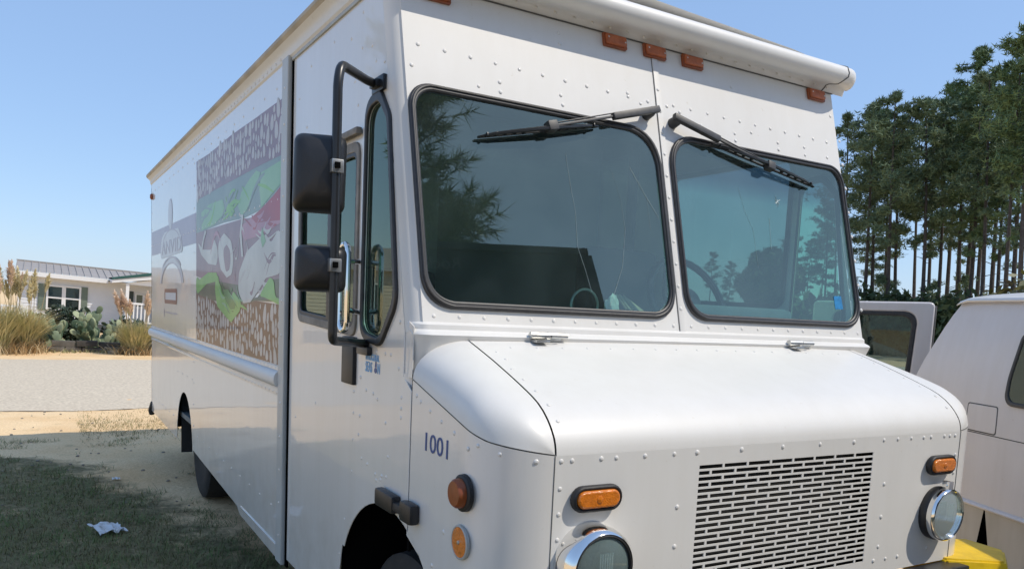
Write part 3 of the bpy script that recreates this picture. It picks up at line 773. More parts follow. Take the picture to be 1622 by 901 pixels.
# grab handle
ghp = rpoly([(2.755, 1.525), (2.835, 1.525), (2.835, 1.83), (2.755, 1.83)], .038, 6)
gh = part('grab_handle', join([tube([(-.055, y_, z_) for y_, z_ in ghp], .0105, 10, closed=True), tube([(-.055, 2.757, 1.60), (.0, 2.77, 1.59)], .009, 8), tube([(-.055, 2.757, 1.77), (.0, 2.77, 1.77)], .009, 8)]), M['chrome'])

# --- rub rail and body trims
rail_prof = [(0, 1.205), (-.012, 1.206), (-.024, 1.214), (-.031, 1.228), (-.033, 1.246), (-.030, 1.264), (-.021, 1.277), (-.010, 1.284), (0, 1.285)]
part('rub_rail', sweep(rail_prof, cor_fn, [3.855, 5, 7, 8.90]), M['paint'], side)
part('rail_end', pyd([(p[0], 3.856, p[1]) for p in rail_prof], [tuple(range(len(rail_prof)))], 'm'), M['paint_side'], side)
parts('rail_flange', [box(-.005, .0, 3.86, 8.90, 1.165, 1.2045, .001), box(-.005, 0, 3.86, 8.90, 1.2855, 1.307, .001)], M['paint_side'], side)
rz_side = []
for y in np.arange(3.9, 8.9, .075): rz_side += [((-.005, y, 1.178), (-1, 0, 0)), ((-.005, y + .03, 1.297), (-1, 0, 0))]
for y in np.arange(3.9, 8.9, .085): rz_side.append(((-.010, y, 2.727), (-1, 0, 0)))
for y in np.arange(3.95, 8.9, .12): rz_side.append(((0, y, 2.10), (-1, 0, 0)))
for z in np.arange(.5, 2.7, .16): rz_side += [((0, 6.33, z), (-1, 0, 0)), ((0, 8.84, z), (-1, 0, 0)), ((-.017, 3.79, z), (-1, 0, 0))]
for y in np.arange(4.0, 8.8, .24): rz_side += [((0, y, 2.62), (-1, 0, 0)), ((0, y, .60 if y < 6.2 or y > 7.3 else 1.0), (-1, 0, 0))]
part('rivets', rivets(rz_side, .0075), M['paint_side'], side, 'stuff')
rvd = [((-.004 + .004, 3.0 + .11 * i, 2.30 + .0 * i), (-1, 0, 0)) for i in range(6)]
rvd = []
for (y, z) in [(3.45, 2.60), (3.15, 2.62), (2.95, 2.58), (3.62, 2.5), (3.5, 2.36), (3.3, 2.40), (3.05, 2.36), (2.9, 2.42), (2.86, 2.33), (2.83, 2.52), (2.83, 2.64), (2.9, 1.40), (2.83, 1.22), (2.83, 1.12), (2.83, 1.0), (3.3, 1.2), (3.6, 1.1), (2.9, .8), (2.95, .65), (2.83, 1.30)]:
    rvd.append(((.004, y, z), (-1, 0, 0)))
part('rivets', rivets(rvd, .0065), M['paint_side'], door, 'stuff')
rvc = []
for (y, z) in [(2.69, 1.32), (2.62, 1.315), (2.58, 1.30), (2.50, 1.23), (2.48, 1.05), (2.47, 1.12), (2.72, 1.07), (2.66, 1.06), (2.58, 1.04), (2.53, 1.03), (2.57, 1.02), (2.52, 1.045), (2.37, 1.33), (2.37, 1.295), (2.37, 1.265), (2.40, 1.42), (2.36, 1.425), (2.60, 1.46), (2.52, 1.46), (2.47, 1.46), (2.72, 2.5), (2.60, 2.42), (2.62, 2.62), (2.68, 2.44), (2.40, 1.57), (2.38, 1.6), (2.44, 2.5), (2.75, 1.36), (2.75, 1.22), (2.76, 1.15)]:
    if y > cabf(z) + .01: rvc.append(((0, y, z), (-1, 0, 0)))
part('rivets', rivets(rvc, .0068), M['paint_side'], None, 'stuff')
rvf = []
for (y, z) in [(2.25, 1.35), (2.22, 1.335), (2.15, 1.315), (2.07, 1.295), (1.985, 1.275), (1.90, 1.245)]: rvf.append(((0, y, z), (-1, 0, 0)))
for t in (1.2, 1.45, 1.8):
    p = fen_xy(t); rvf.append(((p.x, p.y, fen_z(t) - .022), (p.x - RC, p.y - YN - RC, 0)))
rvf += [((0, 2.03, .98 + .0), (-1, 0, 0)), ((0, 2.1, .86), (-1, 0, 0)), ((0, 1.93, 1.11), (-1, 0, 0))]
part('rivets', rivets(rvf, .0072), M['paint_side'], fender, 'stuff')
rvn = []
for x in [.197, .232, .33, .382, .485, .595, .685, .87, 1.055, 1.235, 1.41, 1.575, 1.655, 1.735, 1.81, 1.855, 1.94, 1.975, 2.01]: rvn.append(((x, YN, 1.232 - .002), (0, -1, 0)))
for z in (1.155, 1.085, 1.015, .94, .87): rvn += [((.197, YN, z), (0, -1, 0)), ((FW - .197, YN, z), (0, -1, 0))]
for z in (1.07, .95, .84): rvn += [((.62, YN, z), (0, -1, 0)), ((1.60, YN, z), (0, -1, 0))]
for x in (1.58, 1.65, 1.72, 1.90, 1.94, 1.93, 1.97): rvn.append(((x, YN, .79 if x < 1.8 else .80 + .03 * (x > 1.92)), (0, -1, 0)))
part('rivets', rivets(rvn, .0078), M['paint'], nose, 'stuff')
rvw = []
for i in range(12): rvw.append((rp(.088 + .097 * i * (1 + .0 * i), 2.475 - .002 * i), RN))
for i in range(11): rvw.append((rp(1.19 + .092 * i, 2.462 - .001 * i), RN))
for x, z in [(.06, 2.40), (.305, 2.375), (.39, 2.405), (.39, 2.37), (.645, 2.405), (.65, 2.37), (.96, 2.47), (1.02, 2.44), (1.22, 2.44), (1.33, 2.405), (1.33, 2.37), (1.52, 2.40), (1.52, 2.37), (1.62, 2.42), (1.78, 2.40), (1.78, 2.37), (1.95, 2.405), (1.95, 2.37), (2.1, 2.38), (.66, 2.64), (.66, 2.60), (1.53, 2.6), (2.16, 2.58)]: rvw.append((rp(x, z), RN))
for i in range(24): rvw.append((rp(.075 + .0905 * i, 1.595), RN))
for i in range(11): rvw.append((rp(1.113, 1.66 + .085 * i, .004), RN))
rvw += [(rp(2.203 - .0, 1.70 + .11 * i), RN) for i in range(8)]
part('rivets', rivets(rvw, .0078), M['paint'], frp, 'stuff')
rvl = [((.06 + .083 * i, 2.5735, 2.706), (0, -1, .3)) for i in range(26)]
part('rivets', rivets(rvl, .0065), M['fibre'], rl, 'stuff')
rvh = []
for i in range(17):
    x = .30 + .10 * i; h = hprof(.10); rvh.append(((x, h.x, h.y + crown(x) * .9), (0, -.4, .9)))
for u in (.16, .26, .38, .5, .62, .74, .84):
    h = hprof(u); h2 = hprof(u + .02)
    nn = Vector((0, h2.y - h.y, h.x - h2.x))
    rvh += [((XS + .03 + .02 * (u < .3), h.x, h.y + .0005), nn), ((FW - XS - .035, h.x, h.y + .0005), nn)]
part('rivets', rivets(rvh, .0065, .4), M['fibre'], hood, 'stuff')

# --- lettering and printed graphic
def on_side(y, z, off): return basis((-off, y, z), (0, -1, 0), (0, 0, 1))
part('number_lettering', text_mesh('1001', .080, on_side(2.193, 1.194, .0012), sx=1.20), M['blue'], fender)
def slant(m4, k): return m4 @ Matrix(((1, 0, 0, 0), (k, 1, 0, 0), (0, 0, 1, 0), (0, 0, 0, 1)))
ins = [text_mesh('INAUGURAL', .0335, on_side(2.702, 1.428, .0012), sx=.70), text_mesh('SEAS', .052, on_side(2.702, 1.387, .0012), sx=.60), text_mesh('N', .052, on_side(2.588, 1.387, .0012), sx=.66)]
part('season_lettering', join(ins), M['skyblue'])
em = join([plate(sd(circ(2.604, 1.397, .012, 14, .010)), (), .0012, 0, SIDE @ Matrix.Translation((0, 0, .0012))), plate(sd([(2.612, 1.408), (2.596, 1.408), (2.597, 1.428), (2.602, 1.416), (2.606, 1.428), (2.609, 1.416)]), (), .0012, 0, SIDE @ Matrix.Translation((0, 0, .0012)))])
part('season_emblem', em, M['blue'])

G2 = {'topbread': [(6.243, 2.578), (5.738, 2.565), (5.041, 2.572), (4.409, 2.560), (4.062, 2.557), (3.865, 2.553), (3.855, 2.298), (4.113, 2.302), (4.396, 2.306), (4.802, 2.306), (5.387, 2.308), (6.217, 2.304)], 'lettbase': [(6.237, 2.315), (5.387, 2.308), (4.802, 2.306), (4.396, 2.306), (3.855, 2.298), (3.857, 2.16), (4.274, 2.08), (4.662, 2.067), (5.272, 2.081), (6.23, 2.07)], 'leafA': [(4.395, 2.289), (4.549, 2.263), (4.754, 2.213), (4.839, 2.146), (4.748, 2.082), (4.622, 2.1), (4.391, 2.211), (4.302, 2.269)], 'leafB': [(4.284, 2.266), (3.86, 2.276), (3.86, 2.173), (4.039, 2.141), (4.275, 2.088), (4.323, 2.186)], 'leafC': [(6.01, 2.081), (6.033, 2.204), (5.729, 2.234), (5.278, 2.225), (5.197, 2.137), (5.547, 2.09)], 'tomato': [(3.857, 2.164), (4.038, 2.124), (4.275, 2.084), (4.499, 2.054), (4.382, 2.02), (3.858, 1.997)], 'tomato2': [(3.858, 2.005), (4.165, 2.013), (4.499, 2.054), (4.789, 2.02), (4.656, 1.942), (4.232, 1.95), (3.857, 1.989)]}
G3 = {'meat': [(6.239, 2.075), (5.227, 2.07), (4.735, 2.065), (4.32, 2.048), (3.868, 2.023), (3.86, 1.72), (4.152, 1.679), (4.715, 1.601), (5.439, 1.702), (6.233, 1.769)], 'onion': [(4.791, 1.769), (4.595, 1.88), (4.314, 1.932), (4.167, 1.95), (4.059, 1.901), (3.875, 1.982), (3.861, 1.748), (4.155, 1.73), (4.301, 1.67), (4.497, 1.604), (4.67, 1.596), (4.81, 1.659)], 'ring': [(5.391, 1.977), (5.226, 2.017), (5.016, 1.958), (4.938, 1.863), (4.983, 1.762), (5.136, 1.743), (5.328, 1.8), (5.417, 1.901)], 'ringin': [(5.266, 1.917), (5.143, 1.944), (5.024, 1.897), (5.034, 1.794), (5.163, 1.775)], 'onion2': [(6.201, 2.018), (6.02, 1.912), (5.75, 1.844), (5.443, 1.825), (5.417, 1.923), (5.568, 2.009), (5.657, 1.933), (5.951, 1.946)], 'shade': [(6.232, 1.744), (5.44, 1.725), (4.811, 1.699), (4.715, 1.61), (4.338, 1.633), (4.049, 1.722), (3.86, 1.724), (3.858, 1.612), (4.376, 1.614), (4.714, 1.581), (5.555, 1.6), (6.23, 1.63)], 'lett1': [(5.528, 1.703), (5.412, 1.78), (5.353, 1.702), (5.267, 1.647), (5.001, 1.597), (4.954, 1.669), (4.715, 1.601), (4.758, 1.55), (4.996, 1.477), (5.207, 1.518), (5.434, 1.568)], 'lett1d': [(5.278, 1.669), (5.081, 1.674), (4.853, 1.578), (4.949, 1.535), (5.13, 1.595)], 'lett2': [(4.299, 1.638), (4.084, 1.731), (3.987, 1.721), (3.976, 1.636), (3.858, 1.629), (3.858, 1.596), (4.186, 1.634)], 'lett3': [(6.233, 1.769), (6.086, 1.742), (5.748, 1.786), (5.441, 1.78), (5.44, 1.725), (5.811, 1.71), (6.156, 1.643), (6.231, 1.668)], 'botbread': [(6.23, 1.643), (5.555, 1.6), (5.208, 1.529), (4.996, 1.472), (4.714, 1.581), (4.376, 1.614), (3.858, 1.6), (3.858, 1.312), (4.282, 1.31), (4.989, 1.31), (6.228, 1.313)], 'on1': [(4.806, 2.095), (4.736, 2.07), (4.778, 1.985), (4.726, 1.856), (4.681, 1.854), (4.733, 1.992), (4.683, 2.085)], 'on2': [(5.887, 2.073), (5.987, 1.995), (6.021, 1.949), (5.965, 1.946), (5.919, 2.004), (5.821, 2.063)], 'sprig': [(4.276, 1.93), (4.249, 1.99), (4.21, 1.952), (4.165, 1.915), (4.236, 1.883)]}
pal = {}
def vinyl(n, c, c2=None): pal[n] = mat('vinyl_' + n, c, .42, coat=.34, coat_rough=.05, spec=.25, col2=c2, var=.12, vscale=3.5, detail=8, bump=.12, bscale=1.7); return pal[n]
for n, c, c2 in (('bread', (.30, .20, .225), (.22, .135, .16)), ('bread2', (.17, .075, .045), (.115, .05, .03)), ('seed', (.60, .58, .565), (.46, .44, .43)), ('dkgreen', (.27, .36, .33), (.20, .28, .27)), ('green', (.31, .54, .32), (.22, .44, .25)),
                 ('red', (.42, .06, .085), (.30, .045, .08)), ('pink', (.50, .25, .32), (.40, .19, .27)), ('meat', (.34, .22, .25), (.24, .15, .19)), ('onion', (.66, .67, .64), (.50, .51, .49)), ('shade', (.13, .14, .08), (.08, .09, .05)),
                 ('lime', (.26, .54, .14), (.17, .43, .10)), ('lime_dark', (.10, .27, .06), (.06, .2, .04)), ('band', (.42, .39, .49), (.38, .35, .45)), ('logo_ring', (.50, .46, .53), None), ('logo_white', (.66, .68, .72), None), ('logo_brown', (.27, .10, .07), None)): vinyl(n, c, c2)
parts2d = []                                         # (polygon, material, layer)
def wob(poly, n=3, a=.02):
    return rpoly(poly, .06, 4)
parts2d += [(G2['lettbase'], 'dkgreen', 1), (G3['meat'], 'meat', 1.5), (G2['topbread'], 'bread', 2), (G2['leafC'], 'green', 3), (G2['leafA'], 'green', 3), (G2['leafB'], 'green', 3.3), (G2['tomato'], 'red', 4), (G2['tomato2'], 'pink', 3.6),
            (G3['shade'], 'shade', 2), (G3['botbread'], 'bread2', 2.5), (wob(G3['onion2']), 'onion', 3), (wob(G3['ring']), 'onion', 4.2), (wob(G3['ringin']), 'meat', 5), (wob(G3['lett3']), 'lime', 4.6), (wob(G3['onion']), 'onion', 5),
            (wob(G3['lett1']), 'lime', 6), (wob(G3['lett1d']), 'lime_dark', 7), (wob(G3['lett2']), 'lime', 6), (G3['on1'], 'onion', 6), (G3['on2'], 'onion', 6), (G3['sprig'], 'green', 7)]
rr = random.Random(4)
def inside(p, poly):
    x, y = p; c = False; j = len(poly) - 1
    for i in range(len(poly)):
        if ((poly[i][1] > y) != (poly[j][1] > y)) and (x < (poly[j][0] - poly[i][0]) * (y - poly[i][1]) / (poly[j][1] - poly[i][1]) + poly[i][0]): c = not c
        j = i
    return c
def seeds(poly, n, k0):
    y0, y1 = min(p[0] for p in poly), max(p[0] for p in poly); z0, z1 = min(p[1] for p in poly), max(p[1] for p in poly)
    used = []; tries = 0
    while len(used) < n and tries < 6000:
        tries += 1; c = (rr.uniform(y0, y1), rr.uniform(z0, z1)); s = rr.uniform(.45, 1.15)
        if not inside((c[0], c[1] + .02), poly) or not inside((c[0], c[1] - .025), poly): continue
        if any(abs(c[0] - u[0]) < .036 * (s + u[2]) and abs(c[1] - u[1]) < .036 * (s + u[2]) for u in used): continue
        used.append((c[0], c[1], s)); a = rr.uniform(-.9, .9); sz_ = rr.uniform(.75, 1.35)
        e = []
        for i in range(10):
            t = 2 * PI * i / 10; px, pz_ = .036 * s * math.cos(t) * (1 - .3 * math.sin(t)), .040 * s * sz_ * math.sin(t)
            q = (c[0] + px * math.cos(a) - pz_ * math.sin(a) * .5, c[1] + px * math.sin(a) * .35 + pz_); e.append((min(max(q[0], 3.86), 6.235), q[1]))
        parts2d.append((e, 'seed', k0 + rr.random()))
# strands of onion, ruffles on the lettuce, glints on the tomato
def strand(p0, p1, sag, w, mn, ly):
    a = []; b = []
    for i in range(9):
        t = i / 8; y = p0[0] + (p1[0] - p0[0]) * t; z = p0[1] + (p1[1] - p0[1]) * t - sag * math.sin(PI * t); k = w * (.35 + .65 * math.sin(PI * t)); a.append((y, z + k)); b.append((y, z - k))
    parts2d.append((a + b[::-1], mn, ly))
for _ in range(16): y = rr.uniform(4.1, 6.0); strand((y, rr.uniform(1.80, 2.05)), (max(3.88, min(6.2, y - rr.uniform(-.5, .6))), rr.uniform(1.76, 1.98)), rr.uniform(-.10, .10), rr.uniform(.006, .016), rr.choice(('onion', 'onion', 'seed', 'pink')), 4.4 + rr.random() * .5)
for _ in range(14): y = rr.uniform(3.95, 6.0); strand((y, rr.uniform(2.10, 2.26)), (min(6.2, y + rr.uniform(.15, .5)), rr.uniform(2.09, 2.25)), rr.uniform(-.05, .05), rr.uniform(.006, .02), rr.choice(('green', 'lime', 'dkgreen')), 3.4 + rr.random() * .3)
for _ in range(10): y = rr.uniform(3.95, 4.5); strand((y, rr.uniform(1.98, 2.08)), (y + rr.uniform(.1, .3), rr.uniform(1.98, 2.07)), rr.uniform(-.02, .03), rr.uniform(.004, .012), rr.choice(('red', 'pink')), 4.05 + rr.random() * .2)
for _ in range(12): y = rr.uniform(4.75, 5.45); strand((y, rr.uniform(1.55, 1.74)), (y - rr.uniform(.05, .25), rr.uniform(1.52, 1.68)), rr.uniform(-.03, .03), rr.uniform(.004, .010), rr.choice(('lime_dark', 'lime', 'green')), 7.1 + rr.random() * .2)
for _ in range(14): y = rr.uniform(3.95, 4.7); strand((y, rr.uniform(1.66, 1.9)), (max(3.88, y - rr.uniform(-.2, .25)), rr.uniform(1.64, 1.86)), rr.uniform(-.05, .05), rr.uniform(.004, .014), rr.choice(('seed', 'onion', 'meat')), 5.2 + rr.random() * .3)
seeds(G2['topbread'], 190, 3); seeds(G3['botbread'], 190, 3)
def build2d(items, name):
    names = []; v = []; f = []; mi = []
    for poly, mn, ly in items:
        if mn not in names: names.append(mn)
        bm = bmesh.new(); vs = [bm.verts.new((-.0008 - ly * .00035, p[0], p[1])) for p in poly]
        fc = bm.faces.new(vs); bm.normal_update()
        if fc.normal.x > 0: fc.normal_flip()
        bmesh.ops.triangulate(bm, faces=bm.faces[:]); bm.verts.index_update()
        b0 = len(v); v += [tuple(q.co) for q in bm.verts]
        for t_ in bm.faces: f.append(tuple(b0 + q.index for q in t_.verts)); mi.append(names.index(mn))
        bm.free()
    me = pyd(v, f, name, False); me.polygons.foreach_set('material_index', mi)
    return me, [pal[n] for n in names]
gme_, mats_ = build2d(parts2d, 'graphic'); part('printed_graphic', gme_, mats_, side)
band2d = [([(8.89, 2.235), (6.26, 2.222), (6.24, 2.006), (8.89, 2.006)], 'band', 1)]
def ringpoly(cy, cz, r0, r1, a0, a1, ky=1.0, n=14):
    return [(cy - ky * r1 * math.cos(a0 + (a1 - a0) * i / n), cz + r1 * math.sin(a0 + (a1 - a0) * i / n)) for i in range(n + 1)] + [(cy - ky * r0 * math.cos(a1 + (a0 - a1) * i / n), cz + r0 * math.sin(a1 + (a0 - a1) * i / n)) for i in range(n + 1)]
lg = [(circ(7.55, 2.31, .125, 20, .135), 'logo_ring', 2), (circ(7.55, 2.31, .095, 20, .122), 'logo_white', 3), (rpoly([(8.2, 1.95), (8.12, 2.13), (7.9, 2.18), (7.1, 2.17), (6.93, 2.09), (6.86, 1.97)], .1), 'logo_white', 4),
      (ringpoly(7.53, 2.03, .145, .155, .5, PI - .5, 3.6), 'logo_ring', 5), (ringpoly(7.52, 1.80, .14, .155, .45, PI - .45, 4), 'logo_ring', 5), (ringpoly(7.52, 1.70, .205, .235, .12, PI - .12, 3), 'logo_white', 4), (ringpoly(7.52, 1.70, .195, .205, .12, PI - .12, 3.05), 'logo_ring', 5),
      (rpoly([(7.92, 1.678), (7.17, 1.678), (7.17, 1.548), (7.92, 1.548)], .03), 'logo_brown', 3), ([(7.86, 1.645), (7.23, 1.645), (7.23, 1.583), (7.86, 1.583)], 'logo_white', 4), ([(7.95, 1.50), (7.92, 1.50), (7.92, 1.43), (7.95, 1.43)], 'logo_ring', 4), ([(7.86, 1.475), (7.16, 1.475), (7.16, 1.464), (7.86, 1.464)], 'logo_ring', 4)]
bme, bm_ = build2d(band2d, 'band'); part('colour_band', bme, bm_, side)
lme, lm_ = build2d(lg, 'logo'); part('printed_logo', lme, lm_, side)
part('logo_lettering', text_mesh('ANVID', .165, on_side(8.10, 1.985, .003), sx=2.35), pal['logo_ring'], side)

# --- wheels, mud flap, bumper
def wheel(x, y, r, w, rim, name='wheel', z=None):
    z = r if z is None else z
    b_ = basis((x, y, z), (0, -1, 0), (0, 0, 1))        # axis along -x
    wl = part(name, lathe([(r * .58, -w), (r * .9, -w), (r * .985, -w * .85), (r, -w * .6), (r, -w * .2), (r * .985, .0), (r * .93, .012), (r * .7, .018), (r * .58, .006)], b_, 40), M['tyre'])
    part('rim', lathe([(r * .585, .0), (r * .56, -.03), (r * .5, -.06), (r * .25, -.03), (r * .2, .02), (0, .03)], b_, 32), rim, wl)
wheel(.10, 2.47, .385, .22, M['rimw']); wheel(FW - .32, 2.47, .385, .22, M['rimw'])
wheel(.14, 6.78, .39, .46, M['rim']); wheel(FW - .60, 6.78, .39, .46, M['rim'])
part('mud_flap', box(.04, .62, 7.20, 7.215, .30, .86, .003), M['rubber'])
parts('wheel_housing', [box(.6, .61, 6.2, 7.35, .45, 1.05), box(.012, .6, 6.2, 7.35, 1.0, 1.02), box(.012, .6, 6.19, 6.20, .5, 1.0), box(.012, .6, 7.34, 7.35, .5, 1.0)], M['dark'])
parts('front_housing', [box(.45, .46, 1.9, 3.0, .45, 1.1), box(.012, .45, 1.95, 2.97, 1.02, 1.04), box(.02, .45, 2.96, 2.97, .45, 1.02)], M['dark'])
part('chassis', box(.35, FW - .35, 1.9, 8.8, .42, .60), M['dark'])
part('tail_bumper', tube([(.02, 8.92, .52), (.0, 8.94, .44), (.01, 8.96, .40)], .03, 8), M['rubber'])
bump = part('bumper', box(.16, FW - .16, 1.655, 1.742, .60, .738, .008), M['blackm'])
# yellow steel block at the bumper's end: wedge with a bolt and two worn marks
bmv = bmesh.new()
yt = [(2.01, 1.72, .752), (2.02, 1.95, .757), (2.38, 1.865, .755), (2.405, 1.715, .742), (2.235, 1.615, .742)]
yb = [(2.0, 1.70, .665), (2.0, 1.95, .66), (2.40, 1.875, .66), (2.425, 1.70, .676), (2.235, 1.595, .674)]
tv = [bmv.verts.new(p) for p in yt]; bv = [bmv.verts.new(p) for p in yb]
bmv.faces.new(tv); bmv.faces.new(bv[::-1])
for i in range(5): bmv.faces.new((bv[i], bv[(i + 1) % 5], tv[(i + 1) % 5], tv[i]))
bmesh.ops.bevel(bmv, geom=bmv.edges[:], offset=.008, segments=2, affect='EDGES')
yl = part('end_block', bm_mesh(bmv), M['yellow'], bump, None, 'bright yellow painted steel block at the end of the bumper')
part('under_bracket', box(2.02, 2.38, 1.70, 1.86, .60, .672, .004), M['blackm'], bump)
# --- interior
part('cab_floor', box(.03, FW - .03, 3.02, 8.85, .62, .66), M['dash'])
db = part('dashboard', sweep([(2.345, 1.585), (2.40, 1.60), (2.52, 1.605), (2.60, 1.58), (2.64, 1.50), (2.66, 1.2), (2.62, 1.12)], lambda u, p: (u, p[0], p[1]), [.03, FW - .03]), M['dash'])
part('instrument_hood', box(1.28, 1.86, 2.42, 2.66, 1.58, 1.685, .03), M['dash'], db)
part('bulkhead', box(.03, FW - .03, 4.35, 4.38, .66, 2.744), M['ceil'])
part('bulkhead_door', box(.62, 1.02, 4.32, 4.349, .7, 2.42, .01), M['interior'])
part('inner_wall', plate(sd([(3.78, 2.70), (4.35, 2.70), (4.35, .66), (3.78, .66)]), (), .01, 0, SIDE @ Matrix.Translation((0, 0, -.02))), M['interior'])
part('ceiling', box(.03, FW - .03, 2.64, 8.85, 2.745, 2.75), M['ceil'])
for x_ in (.012, FW - .03): part('cant_rail', box(x_, x_ + .018, 2.66, 8.85, 2.62, 2.744), M['ceil'])
part('visor_shelf', box(.06, FW - .06, 2.64, 2.95, 2.40, 2.42, .005), M['dash'])
st = part('driver_seat', box(1.45, 1.93, 3.42, 3.54, 1.15, 1.98, .05), M['seat'])
part('seat_base', box(1.45, 1.93, 3.0, 3.52, .95, 1.13, .05), M['seat'], st)
js = part('jump_seat', box(.30, .70, 3.62, 3.72, 1.1, 1.80, .04), M['seat'])
sw_c = Vector((1.53, 2.74, 1.70)); sw_b = basis(sw_c, (1, 0, 0), (0, .45, .9))
ring = [sw_b @ Vector((.21 * math.cos(2 * PI * i / 32), .21 * math.sin(2 * PI * i / 32), 0)) for i in range(32)]
sw = part('steering_wheel', tube(ring, .016, 8, closed=True), M['plastic'])
part('spoke', join([tube([sw_c, sw_b @ Vector((.2 * math.cos(a), .2 * math.sin(a), 0))], .022, 8) for a in (R(-30), R(95), R(210))] + [lathe([(.06, -.02), (.06, .02), (0, .03)], sw_b, 16)]), M['plastic'], sw)
part('interior_post', tube([(1.98, 3.75, .7), (1.98, 3.75, 2.7)], .03, 8), M['seat'])
part('dash_ring', tube([(.79 + .062 * math.cos(2 * PI * i / 24), 2.50, 1.655 + .062 * math.sin(2 * PI * i / 24)) for i in range(24)], .005, 6, closed=True), M['alu'])

# loose things lying on the dashboard
bmp = bmesh.new(); bmesh.ops.create_icosphere(bmp, subdivisions=3, radius=.06)
for q in bmp.verts:
    k = 1 + .35 * mnoise.noise(q.co * 22) + .25 * mnoise.noise(q.co * 60); q.co = Vector((q.co.x * k * .8, q.co.y * k * .7, max(-.05, q.co.z * k * 1.2)))
o = link('paper_bag', bm_mesh(bmp, 'bag', True, 15), M['paper']); o.scale = (.62, .62, .8); o.location = (.90, 2.47, 1.645); tag(o, 'crumpled pale paper bag on the dashboard behind the windshield', 'bag')
o = link('folded_papers', join([box(-.09, .09, -.05, .05, 0, .006, .001), box(-.085, .095, -.055, .045, .008, .013, .001), box(-.06, .08, -.05, .05, .015, .019, .001)]), M['paper2']); o.location = (1.03, 2.50, 1.640); o.rotation_euler = (R(38), R(24), R(10)); tag(o, 'tilted stack of folded papers on the dashboard', 'papers')

# ------------------------------------------------------------------ white van beside the truck
P0 = Vector((3.355, 2.455, 0)); dv = Vector((.40, .917, 0)).normalized(); nv = Vector((-dv.y, dv.x, 0))
wv = thing('parked_van', 'plain white panel van with its rear door open beside the step van', 'van', (P0.x, P0.y, -.22))
VM = Matrix.Translation((0, 0, .22)) @ basis((0, 0, 0), dv, (0, 0, 1)) # local (s, z, inward)
def vbas(off=0): return VM @ Matrix.Translation((0, 0, -off))
# outward is nv = -(dv x z): build with e1 = -dv so that e3 = nv
VS = Matrix.Translation((0, 0, .22)) @ basis((0, 0, 0), -dv, (0, 0, 1))
def vs(pts): return [(-s, z) for s, z in pts]
vrear = [(.565, .25), (.60, .62), (.575, .95), (.545, 1.12), (.498, 1.368), (.406, 1.543), (.33, 1.70), (.27, 1.79)]
def vx(z):                                              # tumblehome: how far the side leans in (away from the camera)
    return -.10 * max(0, (z - 1.25) / .55) ** 1.6 - .02 * max(0, (.7 - z) / .4)
def vside(s_list, z_list, me_name='m'):
    v = []; f = []
    for z in z_list:
        for s in s_list(z): v.append(VS @ Vector((-s, z, vx(z))))
    n = len(s_list(z_list[0]))
    for i in range(len(z_list) - 1):
        for j in range(n - 1): f.append((i * n + j, i * n + j + 1, (i + 1) * n + j + 1, (i + 1) * n + j))
    return pyd(v, f, me_name, True, 50)
def rear_s(z):
    zs = [p[1] for p in vrear]; return float(np.interp(z, zs, [p[0] for p in vrear]))
zl_up = [1.095, 1.17, 1.25, 1.35, 1.45, 1.55, 1.65, 1.72, 1.775, 1.80]
zl_mid = [.715, .8, .9, 1.0, 1.09]
fronts = -4.3
sl_fn = lambda z: [fronts, -3, -2, -1.2, -.8, -.4, -.2, 0, .1, rear_s(z) - .12, rear_s(z) - .05, rear_s(z) - .015, rear_s(z)]
vb = link('body', join([vside(sl_fn, zl_up), vside(sl_fn, zl_mid)]), M['van'], wv)
lowz = [.30, .4, .5, .6, .66, .70]
low1 = lambda z: [-.155 + .06 * (1 - (z - .3) / .4) ** 2 * 0 - float(np.interp(z, [.3, .46, .51, .71], [-.03, -.01, 0, .042])) + .0, 0, .2, rear_s(z) - .05, rear_s(z)]
low2 = lambda z: [fronts, -3, -1.5, -.6, -.35, -.244 + float(np.interp(z, [.3, .5, .71], [-.01, 0, .042]))]
link('lower_panel', join([vside(low1, lowz), vside(low2, lowz)]), M['vanlow'], wv)
mold = [(.0, .70), (.012, .703), (.018, .712), (.012, .722), (0, .726)]
link('moulding', pyd([VS @ Vector((-s, z, o + vx(z))) for s in (fronts, -1, 0, rear_s(.71)) for o, z in mold], [(i * 5 + j, i * 5 + j + 1, i * 5 + j + 6, i * 5 + j + 5) for i in range(3) for j in range(4)], 'm'), M['van'], wv)
link('body_crease', pyd([VS @ Vector((-s, z, -.004)) for s in (fronts, -1, 0, rear_s(1.09)) for z in (1.088, 1.097)], [(i * 2, i * 2 + 1, i * 2 + 3, i * 2 + 2) for i in range(3)], 'm'), M['seam'], wv)
link('fuel_door', plate(vs(rpoly([(.012, 1.105), (-.215, 1.105), (-.212, 1.243), (.004, 1.243)], .012, 3)), (), .006, .002, VS @ Matrix.Translation((0, 0, .0025))), M['van'], wv)
fd_o = rpoly([(.018, 1.098), (-.220, 1.098), (-.217, 1.249), (.010, 1.249)], .014, 3); fd_i = rpoly([(.012, 1.104), (-.214, 1.104), (-.211, 1.243), (.004, 1.243)], .012, 3)
link('fuel_door_gap', plate(vs(fd_o), [vs(fd_i)], .003, 0, VS @ Matrix.Translation((0, 0, .0012))), M['seam'], wv)
wo_ = rpoly([(-.262, 1.262), (-1.25, 1.25), (-1.25, 1.66), (-.30, 1.64), (-.258, 1.40)], [.06, .06, .06, .05, .3], 6)
wi_ = rpoly([(-.285, 1.285), (-1.23, 1.27), (-1.23, 1.64), (-.318, 1.62), (-.280, 1.40)], [.05, .05, .05, .04, .3], 6)
TM = VS @ Matrix.Translation((0, 1.2, 0.012)) @ Matrix.Rotation(R(-5.5), 4, 'X') @ Matrix.Translation((0, -1.2, 0))
